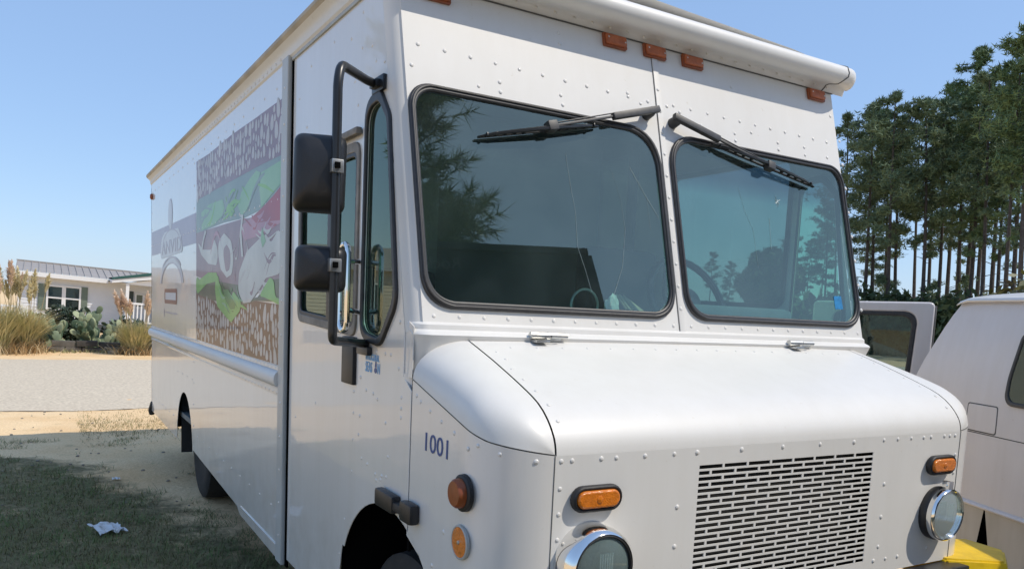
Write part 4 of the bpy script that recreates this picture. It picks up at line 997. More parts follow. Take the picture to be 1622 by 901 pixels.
wnd = link('side_window', plate(vs(wi_), (), .004, 0, TM @ Matrix.Translation((0, 0, .004))), M['vanglass'], wv)
link('window_seal', plate(vs(wo_), [vs(wi_)], .02, .006, TM @ Matrix.Translation((0, 0, .010))), M['seal'], wnd)
VWD = 1.9
roof_prof = [(.012, 1.792), (.018, 1.80), (.012, 1.812), (-.03, 1.822), (-.12, 1.838), (-.4, 1.87), (-.95, 1.89), (-1.5, 1.87), (-VWD + .1, 1.80)]
rf_ = []
rv_ = []; rf2 = []
sr = [fronts, -3, -1.5, -.5, .1, .2, .26, .285]
for s in sr:
    e = max(0, (s - .2) / .085) ** 2
    for o_, z in roof_prof: rv_.append(VS @ Vector((-s, z - e * .02 - (z - 1.79) * e * .5, o_ - .085)))
n = len(roof_prof)
for i in range(len(sr) - 1):
    for j in range(n - 1): rf2.append((i * n + j, i * n + j + 1, (i + 1) * n + j + 1, (i + 1) * n + j))
link('roof', pyd(rv_, rf2, 'roof', True, 50), mat('van_roof', (.74, .73, .72), .4, coat=.3), wv)
link('far_body', plate(vs([(fronts, .3), (.56, .3), (.5, 1.37), (.27, 1.79), (fronts, 1.79)]), (), .02, 0, VS @ Matrix.Translation((0, 0, -VWD))), M['van'], wv)
link('floor_pan', box(-.56, 4.3, .30, .36, -VWD, -.03, 0, VS), M['dark'], wv)
link('wheel_housing', box(-.2, .75, .3, 1.0, -.55, -.25, 0, VS), M['dark'], wv)
link('inner_trim', box(-.45, 4.2, .75, 1.25, -.18, -.16, 0, VS), M['seat'], wv)
def vwheel(s):
    w = link('wheel', lathe([(.20, -.2), (.33, -.2), (.36, -.15), (.36, -.03), (.335, .0), (.21, .0)], VS @ Matrix.Translation((-s, .36 - .22, -.10)), 36), M['tyre'], wv)
    link('rim', lathe([(.21, 0), (.19, -.03), (.10, -.04), (.05, .01), (0, .015)], VS @ Matrix.Translation((-s, .36 - .22, -.10)), 28), M['rimw'], w)
vwheel(-.50); vwheel(-3.6)
# open rear door, hinged at the far rear corner
DP = [(3.86, 3.52), (4.05, 3.24)]
d_o = Vector((3.93 - P0.x, 3.62 - P0.y, .22)); d_e = Vector((.56, -.80, 0)).normalized()
DM = basis(d_o, d_e, (0, 0, 1))
dw = .475
dou = rpoly([(-.295, .55), (dw, .55), (dw + .0, 1.30), (dw - .0, 1.815), (-.295, 1.80)], [.02, .02, .3, .035, .03], 5)
din = rpoly([(-.165, 1.10), (dw - .125, 1.10), (dw - .10, 1.745), (-.155, 1.735)], [.06, .06, .075, .05], 6)
rd_ = link('rear_door', plate(dou, [din], .06, .012, DM), M['van'], wv)
link('door_window', plate(din, (), .005, 0, DM @ Matrix.Translation((0, 0, -.02))), M['doorglass'], rd_)
din2 = rpoly([(-.14, 1.125), (dw - .155, 1.125), (dw - .130, 1.715), (-.13, 1.71)], [.05, .05, .065, .05], 6)
link('door_seal', plate(din, [din2], .02, .006, DM @ Matrix.Translation((0, 0, .002))), M['seal'], rd_)
link('door_edge', box(dw + .001, dw + .012, .56, 1.79, -.056, -.012, .002, DM), M['dirty'], rd_)

# ------------------------------------------------------------------ single-wide house across the road
HD = 37.0; PXM, PXZ = 46.5, 39.6
hx0 = -1 + .0246 * HD
house = thing('mobile_home', 'white sided single-storey house with green shutters and a grey metal roof across the road', 'house', (hx0, HD, 0))
house.rotation_euler = (0, .05, 0)
def hp(zx, zy):
    """point on the facade (local x, z) read at a place in the enlarged view of the house"""
    px, py = zx / 5.3, 400 + zy / 5.3; du, dvv = px - 100, py - 470
    w = .097 * du - dvv; u = du - .05 * w * 1.0
    return u / PXM, w / PXZ + 1.36
hw = mat('white_siding', (.72, .73, .74), .6, var=.06, vscale=2); hgreen = mat('sage_shutter', (.17, .215, .17), .6, var=.1); htrim = mat('white_trim', (.76, .76, .75), .5)
hroof = mat('grey_metal_roof', (.40, .36, .32), .55, metal=.1, var=.12, vscale=2); hgr = mat('green_metal_edge', (.03, .10, .085), .4); hpane = glass_mat('house_glass', (.5, .55, .57), dust_haze=.02, grime_haze=.02, ior=1.7)
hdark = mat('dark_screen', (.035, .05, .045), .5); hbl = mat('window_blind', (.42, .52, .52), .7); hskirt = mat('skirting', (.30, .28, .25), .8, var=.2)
hporch = mat('porch_wall', (.45, .47, .46), .7)
def hbox(name, x0, x1, y0, y1, z0, z1, m, par=None, bev=0.0): return link(name, box(x0, x1, y0, y1, z0, z1, bev), m, par or house)
xl, zt_ = hp(142, 185); xr, _ = hp(1280, 260); _, zb = hp(200, 548); xg, _ = hp(890, 240)
xR = xr + 6
# lap siding as real stepped courses
v = []; f = []; course = .13
ncs = int((zt_ + .05 - zb) / course) + 1
lap = []
for i in range(ncs): lap += [(-.02, zb + i * course), (-.004, zb + (i + 1) * course - .001)]
for i in range(len(lap) - 1):
    b0 = len(v); v += [(xl, lap[i][0], lap[i][1]), (xR, lap[i][0], lap[i][1]), (xR, lap[i + 1][0], lap[i + 1][1]), (xl, lap[i + 1][0], lap[i + 1][1])]; f.append((b0, b0 + 1, b0 + 2, b0 + 3))
wall = link('siding', pyd(v, f, 'siding', False), hw, house)
hbox('end_wall', xl, xl + .05, .0, 7.5, zb, zt_ + .1, hw)
hbox('back_wall', xl, xR, 7.5, 7.55, -.8, zt_ + .1, hw)
hbox('skirting', xl + .03, xR, .02, .06, -1.2, zb, hskirt)
hbox('corner_board', xl - .03, xl + .06, -.035, -.021, zb, zt_, htrim)
# roof: standing seam panels, each a piece
rl0, rz0 = hp(112, 165); rr0, _ = hp(905, 240); rtl, rzt = hp(118, 75); rtr, _ = hp(1075, 165)
rise = rzt - rz0 - .02; run = 2.6
nP = 19
pw = (rr0 + 1.8 - rl0) / nP
pm = None
for i in range(nP):
    if pm is None:
        prof = [(0, 0), (.0, .035), (.02, .035), (.025, 0), (pw - .002, 0)]
        vv = []; ff_ = []
        for y_, z_ in ((-.45, -.05), (run, rise)):
            for a, b2 in prof: vv.append((a, y_, z_ + b2))
        for j in range(4): ff_.append((j, j + 1, j + 6, j + 5))
        pm = pyd(vv, ff_, 'roof_panel', False); pm.materials.append(hroof)
    o = bpy.data.objects.new('roof_panel', pm); COL.objects.link(o); o.parent = house; o.location = (rl0 + i * pw, 0, rz0 + .14)
hbox('back_roof', rl0, xR, run, run + 4.9, rz0 + rise - .02, rz0 + rise + .1, hroof)
hbox('ridge_cap', rl0 - .02, rr0 + 1.8, run - .08, run + .08, rz0 + rise + .14, rz0 + rise + .19, hroof)
hbox('fascia', rl0 - .03, rr0, -.47, -.43, rz0 - .08, rz0 + .085, htrim)
hbox('soffit', rl0, xR, -.43, 0, rz0 - .02, rz0 + .0, htrim)
hbox('gable_trim', rl0 - .06, rl0 - .01, -.45, .0, rz0 - .10, rz0 + .12, hskirt)
# windows
def window(a, b_):
    (x0, z1), (x1, z0) = hp(*a), hp(*b_)
    fr = link('window', join([box(x0, x0 + .07, -.08, -.021, z0, z1), box(x1 - .07, x1, -.08, -.021, z0, z1), box(x0 + .07, x1 - .07, -.08, -.021, z1 - .07, z1), box(x0 + .07, x1 - .07, -.08, -.021, z0, z0 + .08), box(x0 + .07, x1 - .07, -.075, -.03, (z0 + z1) / 2 - .03, (z0 + z1) / 2 + .03)]), htrim, house)
    zm = (z0 + z1) / 2
    link('pane', box(x0 + .07, x1 - .07, -.045, -.04, zm + .03, z1 - .07), hpane, fr); link('pane', box(x0 + .07, x1 - .07, -.055, -.05, z0 + .08, zm - .03), hpane, fr)
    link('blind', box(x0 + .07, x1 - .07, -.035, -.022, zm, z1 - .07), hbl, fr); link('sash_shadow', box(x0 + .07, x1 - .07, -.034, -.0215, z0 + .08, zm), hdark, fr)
window((372, 262), (512, 485)); window((522, 275), (662, 500))
def shutter(a, b_):
    (x0, z1), (x1, z0) = hp(*a), hp(*b_)
    sh_ = link('shutter', box(x0, x1, -.055, -.021, z0, z1, .006), hgreen, house)
    sl_ = []
    n = 14
    for i in range(n): zz = z0 + .06 + (z1 - z0 - .12) * i / n; sl_.append(box(x0 + .035, x1 - .035, -.066, -.056, zz, zz + .05))
    link('louvres', join(sl_), hgreen, sh_)
shutter((303, 252), (360, 480)); shutter((666, 286), (720, 502))
# porch roof, post, railing
px0, pz0 = hp(945, 232); px1, _ = hp(1400, 240)
pr = link('porch_roof', pyd([(px0 - .1, -1.6, pz0), (px0 + 1.9, -1.6, pz0 + .42), (px0 + 6, -1.6, pz0 + .62), (px0 + 6, -1.6, pz0 + .45), (px0 + 1.9, -1.6, pz0 + .25), (px0 - .1, -1.6, pz0 - .12),
                             (px0 - .1, 2, pz0), (px0 + 1.9, 2, pz0 + .42), (px0 + 6, 2, pz0 + .62), (px0 + 6, 2, pz0 + .45), (px0 + 1.9, 2, pz0 + .25), (px0 - .1, 2, pz0 - .12)],
                            [(0, 1, 4, 5), (1, 2, 3, 4), (6, 7, 1, 0), (7, 8, 2, 1), (5, 4, 10, 11), (4, 3, 9, 10), (0, 5, 11, 6)], 'pr', False), htrim, house)
link('roof_edge', pyd([(px0 - .12, -1.64, pz0 + .01), (px0 + 1.9, -1.64, pz0 + .43), (px0 + 6, -1.64, pz0 + .63), (px0 + 6, -1.64, pz0 + .75), (px0 + 1.9, -1.64, pz0 + .56), (px0 - .12, -1.64, pz0 + .09), (px0 - .12, 2, pz0 + .09), (px0 + 1.9, 2, pz0 + .56), (px0 + 6, 2, pz0 + .75)], [(0, 1, 4, 5), (1, 2, 3, 4), (5, 4, 7, 6), (4, 3, 8, 7)], 're', False), hgr, pr)
link('porch_gable', pyd([(px0 + .2, -1.45, pz0 - .12), (px0 + 6, -1.45, pz0 - .12), (px0 + 6, -1.45, pz0 + .45), (px0 + 1.9, -1.45, pz0 + .25)], [(0, 1, 2, 3)], 'pg', False), htrim, pr)
qx, qz1 = hp(1060, 250); _, qz0 = hp(1050, 425); _, fz = hp(1060, 590)
hbox('porch_post', qx - .06, qx + .06, -1.5, -1.38, fz - .2, pz0 - .1, htrim)
hbox('porch_deck', qx - .2, qx + 6, -1.55, -.03, fz - .25, fz - .05, hskirt)
ra_ = link('railing', join([box(qx - .22, qx + 6, -1.48, -1.40, qz0 - .03, qz0 + .05), box(qx - .22, qx + 6, -1.47, -1.41, fz + .02, fz + .08)]), htrim, house)
bal = box(-.025, .025, -.02, .02, 0, qz0 - fz - .10); bal.materials.append(htrim)
for i in range(28):
    o = bpy.data.objects.new('baluster', bal); COL.objects.link(o); o.parent = ra_; o.location = (qx - .16 + i * .14, -1.44, fz + .08)
# left railing seen through the grass
lx, lz = hp(60, 430); lx2, _ = hp(215, 430)
ra2 = link('railing', join([box(lx - 1, lx2, -1.48, -1.42, lz - .03, lz + .04), box(lx - 1, lx2, -1.48, -1.42, lz - .65, lz - .6)]), htrim, house)
for i in range(14):
    o = bpy.data.objects.new('baluster', bal); COL.objects.link(o); o.parent = ra2; o.location = (lx - .9 + i * .14, -1.44, lz - .7); 
(dx0, dz1), (dx1, dz0) = hp(1088, 325), hp(1140, 425)
hbox('dark_shutter', dx0, dx1, -.06, -.022, dz0 - .5, dz1, hdark)
(dx0, dz1), (dx1, dz0) = hp(1158, 345), hp(1240, 425)
wq = hbox('porch_window', dx0, dx1, -.05, -.022, dz0 - .3, dz1, htrim); link('pane', box(dx0 + .06, dx1 - .06, -.056, -.051, dz0 - .2, dz1 - .06), hpane, wq)
# low grey building edge behind, left
gb = thing('outbuilding', 'low grey outbuilding just left of the white house', 'shed', (hx0 - 4.9, HD + 6, 0))
link('wall', box(-2.5, 2.0, 0, 4, -.8, 2.25), hskirt, gb); link('roof', pyd([(-2.7, -.3, 2.25), (2.2, -.3, 2.25), (2.2, 2, 3.0), (-2.7, 2, 3.0), (2.2, 4.3, 2.25), (-2.7, 4.3, 2.25)], [(0, 1, 2, 3), (3, 2, 4, 5), (1, 4, 2), (0, 3, 5)], 'r', False), hroof, gb)

# ------------------------------------------------------------------ planting in front of the house
def blades_mesh(n, base_fn, len_fn, lean_fn, w, seg=3, droop=.6, name='blades'):
    v = []; f = []
    for _ in range(n):
        p = base_fn(); L = len_fn(); a = random.uniform(0, 2 * PI); le = lean_fn(); d = Vector((math.cos(a), math.sin(a), 0))
        side_ = Vector((-d.y, d.x, 0)) * w * random.uniform(.6, 1.2)
        b0 = len(v); q = Vector(p); th = le
        for s in range(seg + 1):
            k = 1 - s / seg
            if s < seg: v.append(q - side_ * (k * .5 + .1)); v.append(q + side_ * (k * .5 + .1))
            else: v.append(q.copy())
            st_ = L / seg; q = q + (d * math.sin(th) + Vector((0, 0, math.cos(th)))) * st_; th += droop / seg * random.uniform(.6, 1.4)
        for s in range(seg - 1): f.append((b0 + 2 * s, b0 + 2 * s + 1, b0 + 2 * s + 3, b0 + 2 * s + 2))
        s = seg - 1; f.append((b0 + 2 * s, b0 + 2 * s + 1, b0 + 2 * s + 2))
    return pyd(v, f, name, True, 80)
grn = mat('reed_green', (.40, .40, .18), .7, col2=(.70, .60, .34), vscale=5); dry = mat('dry_reed', (.56, .43, .25), .8, col2=(.38, .28, .15), vscale=4)
plume = mat('pampas_plume', (.86, .72, .56), .9, col2=(.72, .52, .37), vscale=2)
plume2 = mat('pale_plume', (.80, .71, .46), .9, col2=(.68, .58, .34), vscale=2)
def pampas(loc, rad, h, npl, label, seed, pm_=plume, hp_=None):
    random.seed(seed)
    t = thing('pampas_grass', label, 'ornamental grass', loc, 0, 'pampas grass clumps by the road')
    def bf():
        a = random.uniform(0, 2 * PI); r_ = rad * .45 * math.sqrt(random.random()); return (r_ * math.cos(a), r_ * math.sin(a), 0)
    link('leaves', blades_mesh(1500, bf, lambda: h * random.uniform(.5, .95), lambda: random.uniform(0, .5), .022, 5, 1.1), grn, t)
    link('dry_leaves', blades_mesh(800, lambda: (random.gauss(0, rad * .5), random.gauss(0, rad * .4), 0), lambda: h * random.uniform(.2, .42), lambda: random.uniform(.2, .8), .02, 4, 1.4), dry, t)
    for i in range(npl):
        a = random.uniform(0, 2 * PI); r_ = rad * .5 * math.sqrt(random.random()); b0 = Vector((r_ * math.cos(a), r_ * math.sin(a), 0))
        le = random.uniform(.02, .26); top = b0 + Vector((math.cos(a) * math.sin(le), math.sin(a) * math.sin(le), math.cos(le))) * h * random.uniform(.78, 1.0)
        Lp = random.uniform(.45, .75) * min(1, h / 1.9); ax = (top - b0).normalized()
        v = []; f = []
        for k in range(170):
            u = random.random(); c = top + ax * (Lp * u); rr2 = .12 * math.sin(PI * min(1, u * .9 + .1)) + .012
            th = random.uniform(0, 2 * PI); off = Vector((math.cos(th), math.sin(th), 0)) * rr2 * random.uniform(.3, 1)
            e = c + off + ax * random.uniform(.05, .12) + Vector((0, 0, -.03 * u)); sd_ = Vector((-math.sin(th), math.cos(th), 0)) * .018
            n0 = len(v); v += [c - sd_, c + sd_, e + sd_ * .6, e - sd_ * .6]; f.append((n0, n0 + 1, n0 + 2, n0 + 3))
        o = link('plume', pyd(v, f, 'plume', True, 80), pm_ if random.random() < .75 else plume2, t)
        link('stalk', tube([b0, b0.lerp(top, .5) + Vector((0, 0, .02)), top + ax * Lp * .9], [.010, .008, .004], 4), dry, o)
pampas((-1.98, 23.6, 0), .85, 1.75, 18, 'tall pampas clump with pinkish plumes at the left edge', 11)
pampas((-1.30, 24.0, 0), .42, 1.65, 11, 'pale yellow pampas clump in front of the left house window', 12, plume2)
pampas((1.28, 23.7, 0), .45, 1.25, 15, 'short rusty pampas clump next to the rear of the step van', 13)
pampas((2.2, 24.0, 0), .7, 1.3, 9, 'pampas clump partly hidden behind the step van', 14)

def leaf_clump(n, fn, size, name, aspect=1.5, jitter=.6):
    v = []; f = []
    for _ in range(n):
        c = Vector(fn()); s = size * random.uniform(.6, 1.3)
        nrm = Vector((random.gauss(0, 1), random.gauss(0, 1), random.gauss(.4, 1))).normalized(); q = nrm.to_track_quat('Z', 'Y').to_matrix(); a = random.uniform(0, PI)
        u = q @ Vector((math.cos(a), math.sin(a), 0)); w = q @ Vector((-math.sin(a), math.cos(a), 0)); b0 = len(v)
        v += [c - u * s * aspect, c + w * s * .6, c + u * s * aspect, c - w * s * .6]; f.append((b0, b0 + 1, b0 + 2, b0 + 3))
    return pyd(v, f, name, False)
hedge_m = mat('dark_hedge', (.035, .06, .03), .6, col2=(.018, .032, .018), vscale=3)
def blob(cx, cy, cz, rx_, ry_, rz_):
    def fn():
        while True:
            p = Vector((random.uniform(-1, 1), random.uniform(-1, 1), random.uniform(-1, 1))); l = p.length
            if .35 < l < 1: 
                k = 1 + .22 * mnoise.noise(p * 2.3 + Vector((cx, cy, 0)))
                return (cx + p.x * rx_ * k, cy + p.y * ry_ * k, cz + p.z * rz_ * k)
    return fn
random.seed(21)
def shrub(loc, r3, n, size, m, label, cat='shrub', stem=True):
    t = thing('shrub', label, cat, loc)
    link('foliage', leaf_clump(n, blob(0, 0, r3[2] * .95, *r3), size, 'foliage'), m, t)
    if stem: link('stem', join([tube([(random.uniform(-.2, .2) * r3[0], random.uniform(-.2, .2) * r3[1], 0), (random.uniform(-.4, .4) * r3[0], 0, r3[2] * 1.2)], [.03, .015], 5) for _ in range(4)]), mat('stem_brown', (.09, .07, .05), .9), t)
shrub((-.35, 27.0, -.05), (.85, .6, .62), 2600, .055, hedge_m, 'dark rounded hedge below the white house window')
shrub((1.3, 26.6, -.05), (.7, .6, .48), 1600, .055, hedge_m, 'dark low bush at the right of the prickly pear')
# prickly pear: every pad a piece
cact = thing('prickly_pear', 'large prickly pear cactus with blue-green pads in front of the house', 'cactus', (.25, 25.2, 0))
padm = [mat('cactus_pad', (.19, .245, .145), .6, var=.25, vscale=5), mat('cactus_pad_dark', (.08, .13, .075), .6, var=.25, vscale=5), mat('cactus_pad_pale', (.36, .40, .23), .6, var=.2, vscale=5)]
padmesh = lathe([(0, 0), (.05, .005), (.15, .08), (.23, .24), (.25, .36), (.22, .48), (.13, .57), (0, .60)], Matrix.Identity(4), 14, 'pad')
padmesh.transform(Matrix.Diagonal((.86, .13, 1.05, 1)))
pms = []
for m_ in padm: q = padmesh.copy(); q.materials.append(m_); pms.append(q)
random.seed(5); count = 0
def pad(p, d, sc, lvl):
    global count
    o = bpy.data.objects.new('pad', random.choice(pms)); COL.objects.link(o); o.parent = cact; count += 1
    yaw = random.uniform(-1.0, 1.0)
    z = d.normalized(); x = Vector((math.cos(yaw), math.sin(yaw), 0)); x = (x - z * x.dot(z)).normalized(); y = z.cross(x)
    o.matrix_local = Matrix(((x.x * sc, y.x * sc, z.x * sc, p.x), (x.y * sc, y.y * sc, z.y * sc, p.y), (x.z * sc, y.z * sc, z.z * sc, p.z), (0, 0, 0, 1)))
    if lvl > 0 and count < 170:
        for _ in range(random.choice((1, 2, 2))):
            s_ = random.choice((-1, 1)); t_ = random.uniform(.55, .98)
            q = p + z * (.6 * sc * t_) + x * s_ * .22 * sc * (1 - t_) * 2
            nd = (z + x * s_ * random.uniform(.15, .8) + Vector((0, random.uniform(-.4, .4), .35))).normalized(); pad(q, nd, sc * random.uniform(.78, .98), lvl - 1)
for i in range(17):
    pad(Vector((random.uniform(-1.0, .85), random.uniform(-.4, .4), -.03)), Vector((random.uniform(-.35, .35), random.uniform(-.2, .2), 1)), random.uniform(.48, .66), 4 if i % 3 == 0 else 2)
# retaining blocks
blkm = [mat('timber_grey', (.16, .145, .125), .9, var=.35, vscale=5, bump=.4, bscale=12), mat('timber_dark', (.075, .068, .06), .9, var=.35, vscale=5, bump=.4, bscale=12)]
kb = thing('retaining_wall', 'low wall of weathered grey blocks under the prickly pear', 'retaining wall', (-.75, 24.45, 0))
bx_ = 0; random.seed(9)
for row in range(2):
    bx_ = -.05 + row * .12
    while bx_ < 1.5:
        L = random.uniform(.28, .62); o = link('block', box(bx_, bx_ + L - .02, random.uniform(-.03, .02), .3, row * .165 - .03, row * .165 + .125, .018), random.choice(blkm), kb); o.rotation_euler = (0, random.uniform(-.02, .02), random.uniform(-.03, .03)); bx_ += L
o = link('stepping_slab', box(-.35, .35, -.3, .3, -.02, .06, .02), mat('pale_slab', (.5, .45, .38), .9, var=.2)); o.location = (.98, 24.2, 0); tag(o, 'pale flat stone slab at the end of the grey block wall', 'stone slab')
vg = link('verge_grass', blades_mesh(9000, lambda: (random.uniform(-3.5, 4), random.uniform(23.9, 30), 0), lambda: random.uniform(.05, .16), lambda: random.uniform(0, .7), .02, 2, .6), mat('verge_green', (.18, .19, .07), .8, col2=(.34, .29, .15), vscale=2), None, 'stuff')

# ------------------------------------------------------------------ foreground grass
random.seed(31)
def ground_z(x, y):
    z = float(gz(np.array(x), np.array(y)))
    if -4 < x < 2.4 and 3 < y < 14: z += .02 * mnoise.noise((x * 1.3, y * 1.3, 0)) + .008 * mnoise.noise((x * 7, y * 7, 3))
    return z
pts = []
while len(pts) < 42000:
    y = random.uniform(3.9, 10.4); x = random.uniform(-2.2, .5)
    g = float(grass_f(np.array(x), np.array(y))) + 1.5 * (mnoise.noise((x * 1.7, y * 1.7, 9)) * .6 + mnoise.noise((x * 5, y * 5, 4)) * .5) + .25 * (6.5 - y) / 2
    if y > 9.4: g = .55 * (mnoise.noise((x * 2, y * 3, 2)) + .15) * 1.6
    if random.random() < max(0, min(1, (g - .25) * 1.1)): pts.append((x, y, ground_z(x, y) - .003))
it = iter(pts)
gm1 = mat('lawn_green', (.14, .20, .06), .8, col2=(.25, .23, .11), vscale=3.0, detail=8)
n_ = len(pts)
link('grass', blades_mesh(n_ - 6000, lambda: next(it), lambda: random.uniform(.025, .085), lambda: random.uniform(.3, 1.3), .0045, 2, .7), gm1, None, 'stuff')
link('dry_grass', blades_mesh(6000, lambda: next(it), lambda: random.uniform(.03, .13), lambda: random.uniform(.8, 1.45), .0035, 2, .3), mat('straw', (.27, .21, .12), .9, col2=(.14, .105, .06), vscale=6), None, 'stuff')
# verge tufts at the edge of the road
link('verge_tufts', blades_mesh(3800, lambda: (lambda x, y: (x, y, ground_z(x, y) - .002))(random.uniform(-.9, .9) + .3, random.gauss(10.9, .55)), lambda: random.uniform(.02, .07), lambda: random.uniform(.3, 1.2), .005, 2, .6), mat('dry_verge', (.34, .27, .13), .9, col2=(.20, .18, .075), vscale=3), None, 'stuff')
# litter, pebbles
bmp = bmesh.new(); bmesh.ops.create_grid(bmp, x_segments=14, y_segments=10, size=.5)
for q in bmp.verts:
    q.co = Vector((q.co.x * .19, q.co.y * .16, 0)) ; q.co.z = .02 + .028 * mnoise.noise(q.co * 22) + .015 * mnoise.noise(q.co * 50); q.co.x += .014 * mnoise.noise(q.co * 30 + Vector((5, 0, 0))); q.co.y += .02 * mnoise.noise(q.co * 30)
bmesh.ops.solidify(bmp, geom=bmp.faces[:], thickness=.003)
o = link('litter_paper', bm_mesh(bmp, 'litter', True, 25), mat('white_paper', (.72, .74, .76), .6, bump=.2, bscale=40)); o.location = (-.61, 5.9, .03); o.rotation_euler = (.15, .1, .5); tag(o, 'crumpled white paper scrap lying on the grass', 'litter')
o = link('litter_paper', o.data.copy()); o.location = (-.43, 7.62, .015); o.scale = (.32, .32, .4); tag(o, 'tiny white scrap on the bare sand further from the camera', 'litter')
random.seed(3); pv = []
for _ in range(90):
    x, y = random.uniform(-1.6, .6), random.uniform(6, 13); bm = bmesh.new(); bmesh.ops.create_icosphere(bm, subdivisions=1, radius=random.uniform(.006, .02))
    for q in bm.verts: q.co *= random.uniform(.8, 1.2); q.co.z *= .6
    bm.transform(Matrix.Translation((x, y, ground_z(x, y) + .003))); pv.append(bm_mesh(bm))
link('pebbles', join(pv), mat('pebble', (.33, .28, .22), .9, var=.4, vscale=8), None, 'stuff')

# ------------------------------------------------------------------ pines
bark = mat('pine_bark', (.085, .075, .068), .95, var=.45, vscale=6, bump=.8, bscale=9)
def needle_mat(name, c1, c2):
    m = mat(name, c1, .6, col2=c2, vscale=.35, detail=6); b = m.node_tree.nodes['Principled BSDF']; b.inputs['Specular IOR Level'].default_value = .3; return m
need = [needle_mat('pine_needles', (.17, .245, .105), (.085, .14, .062)), needle_mat('pine_needles_grey', (.165, .225, .12), (.085, .135, .075))]
leafy = needle_mat('understory_leaves', (.085, .12, .045), (.04, .065, .028))
def pine_mesh(h, seed, crown_from=.45, spread=.16, nl=34, tufts=30, ts=.32, low=0):
    rn = random.Random(seed)
    bend = [rn.uniform(-.25, .25) for _ in range(4)]
    def cx(t): return Vector((bend[0] * math.sin(t * 3) + bend[1] * t, bend[2] * math.sin(t * 2.5) + bend[3] * t, t * h))
    k = 10; r0 = .0085 * h + .02
    tr = [tube([cx(i / k) for i in range(k + 1)], [r0 * (1 - .82 * i / k) for i in range(k + 1)], 8)]
    v = []; f = []
    for i in range(nl + low):
        t = crown_from + (1 - crown_from) * ((i + rn.random()) / nl) ** .85 if i < nl else rn.uniform(.2, crown_from)
        t = min(t, .985); rel = (t - crown_from) / (1 - crown_from)
        L = h * spread * (math.sin(PI * min(1, max(.12, rel * .82 + .16))) ** .7) * rn.uniform(.55, 1.15)
        if i >= nl: L = h * .05 * rn.uniform(.5, 1.4)
        a = rn.uniform(0, 2 * PI); upk = rn.uniform(-.1, .45) + .5 * max(0, rel - .6)
        b0 = cx(t); d = Vector((math.cos(a), math.sin(a), upk)); e = b0 + d * L
        tr.append(tube([b0, b0 + d * L * .5 + Vector((0, 0, .04 * L)), e], [r0 * .22 * (1.15 - t), r0 * .14 * (1.15 - t), .01], 5))
        if i >= nl and rn.random() < .55: continue
        for _ in range(tufts if i < nl else tufts // 3):
            u = rn.uniform(.30, 1.08); c = b0 + d * L * u + Vector((rn.gauss(0, .11 * L + .06), rn.gauss(0, .11 * L + .06), rn.gauss(.05, .065 * L + .05)))
            s = ts * rn.uniform(.6, 1.25)
            for _ in range(6):
                q = Vector((rn.gauss(0, 1), rn.gauss(0, 1), rn.gauss(.35, .8))).normalized(); w = q.cross(Vector((rn.gauss(0, 1), rn.gauss(0, 1), rn.gauss(0, 1)))).normalized()
                n0 = len(v); v += [c - w * s * .12, c + w * s * .12, c + q * s]; f.append((n0, n0 + 1, n0 + 2))
    return join(tr, 'trunk', 60), pyd(v, f, 'crown', False)
protos = []
for i, (h, cf, sp_, nl, tf, lo_) in enumerate(((21, .55, .115, 30, 30, 5), (19, .42, .14, 38, 30, 6), (22, .60, .11, 26, 30, 5), (20, .52, .12, 28, 28, 4), (23, .38, .12, 44, 30, 6), (17, .45, .16, 32, 32, 6))):
    tm, cm = pine_mesh(h, 100 + i, cf, sp_, nl, int(tf * 2.05), .33, lo_); tm.materials.append(bark); cm.materials.append(need[i % 2]); protos.append((tm, cm, h))
def bearing(px):
    """horizontal direction of a place along the horizon, seen from where the photographer stands"""
    x = (px - 811) / 1268.9
    d = rx * x + (-bk) + up * ((632.1 - (458 + .047 * (px - 58))) / 1268.9); return Vector((d.x, d.y, 0)).normalized()
random.seed(77)
spots = [(1338, 62, 1, .98), (1368, 60, 3, 1.0), (1384, 64, 0, .98), (1402, 71, 1, 1.12), (1408, 58, 1, 1.02), (1421, 66, 3, 1.02), (1449, 74, 2, 1.0), (1460, 58, 5, 1.12), (1470, 68, 1, 1.02), (1484, 60, 3, 1.0), (1526, 66, 4, 1.08),
         (1497, 70, 2, 1.06), (1520, 64, 1, 1.18), (1533, 59, 4, .96), (1545, 68, 2, 1.15), (1556, 56, 3, 1.08), (1568, 63, 0, 1.22), (1580, 58, 4, 1.1), (1592, 52, 2, 1.18), (1604, 57, 4, 1.22), (1618, 50, 0, 1.32), (1632, 53, 1, 1.35), (1650, 50, 4, 1.25), (1322, 66, 2, .9), (1305, 64, 1, .95), (1376, 80, 5, 1.15), (1515, 82, 3, 1.2)]
kinds = ['pine with broad rounded crown', 'pine with bushy crown', 'tall slim pine with bare lower trunk', 'pine with an open loose crown', 'tall dense pine', 'shorter wide pine']
POS = ['nearest the step van roof', 'second from the step van roof', 'third from the step van roof', 'above the left edge of the van door', 'bushy, back row above the van door', 'above the middle of the van door', 'above the right half of the van door', 'just right of the van door', 'above the gap between van door and van roof', 'back row, left of the van roof corner', 'over the van roof corner', 'bushy, second row right of the van roof corner',
       'back row, right of the van roof corner', 'above the left end of the van roof', 'in front, above the left of the van roof', 'back row, above mid van roof', 'above the middle of the van roof', 'tallest left of the right edge group', 'directly behind the olive bush', 'right behind the olive bush', 'second from the right edge',
       'at the right edge', 'cut by the right edge', 'just outside the right edge', 'hidden behind the cab side', 'behind the cab, far left', 'back row, behind the van door', 'furthest back, above the van roof']
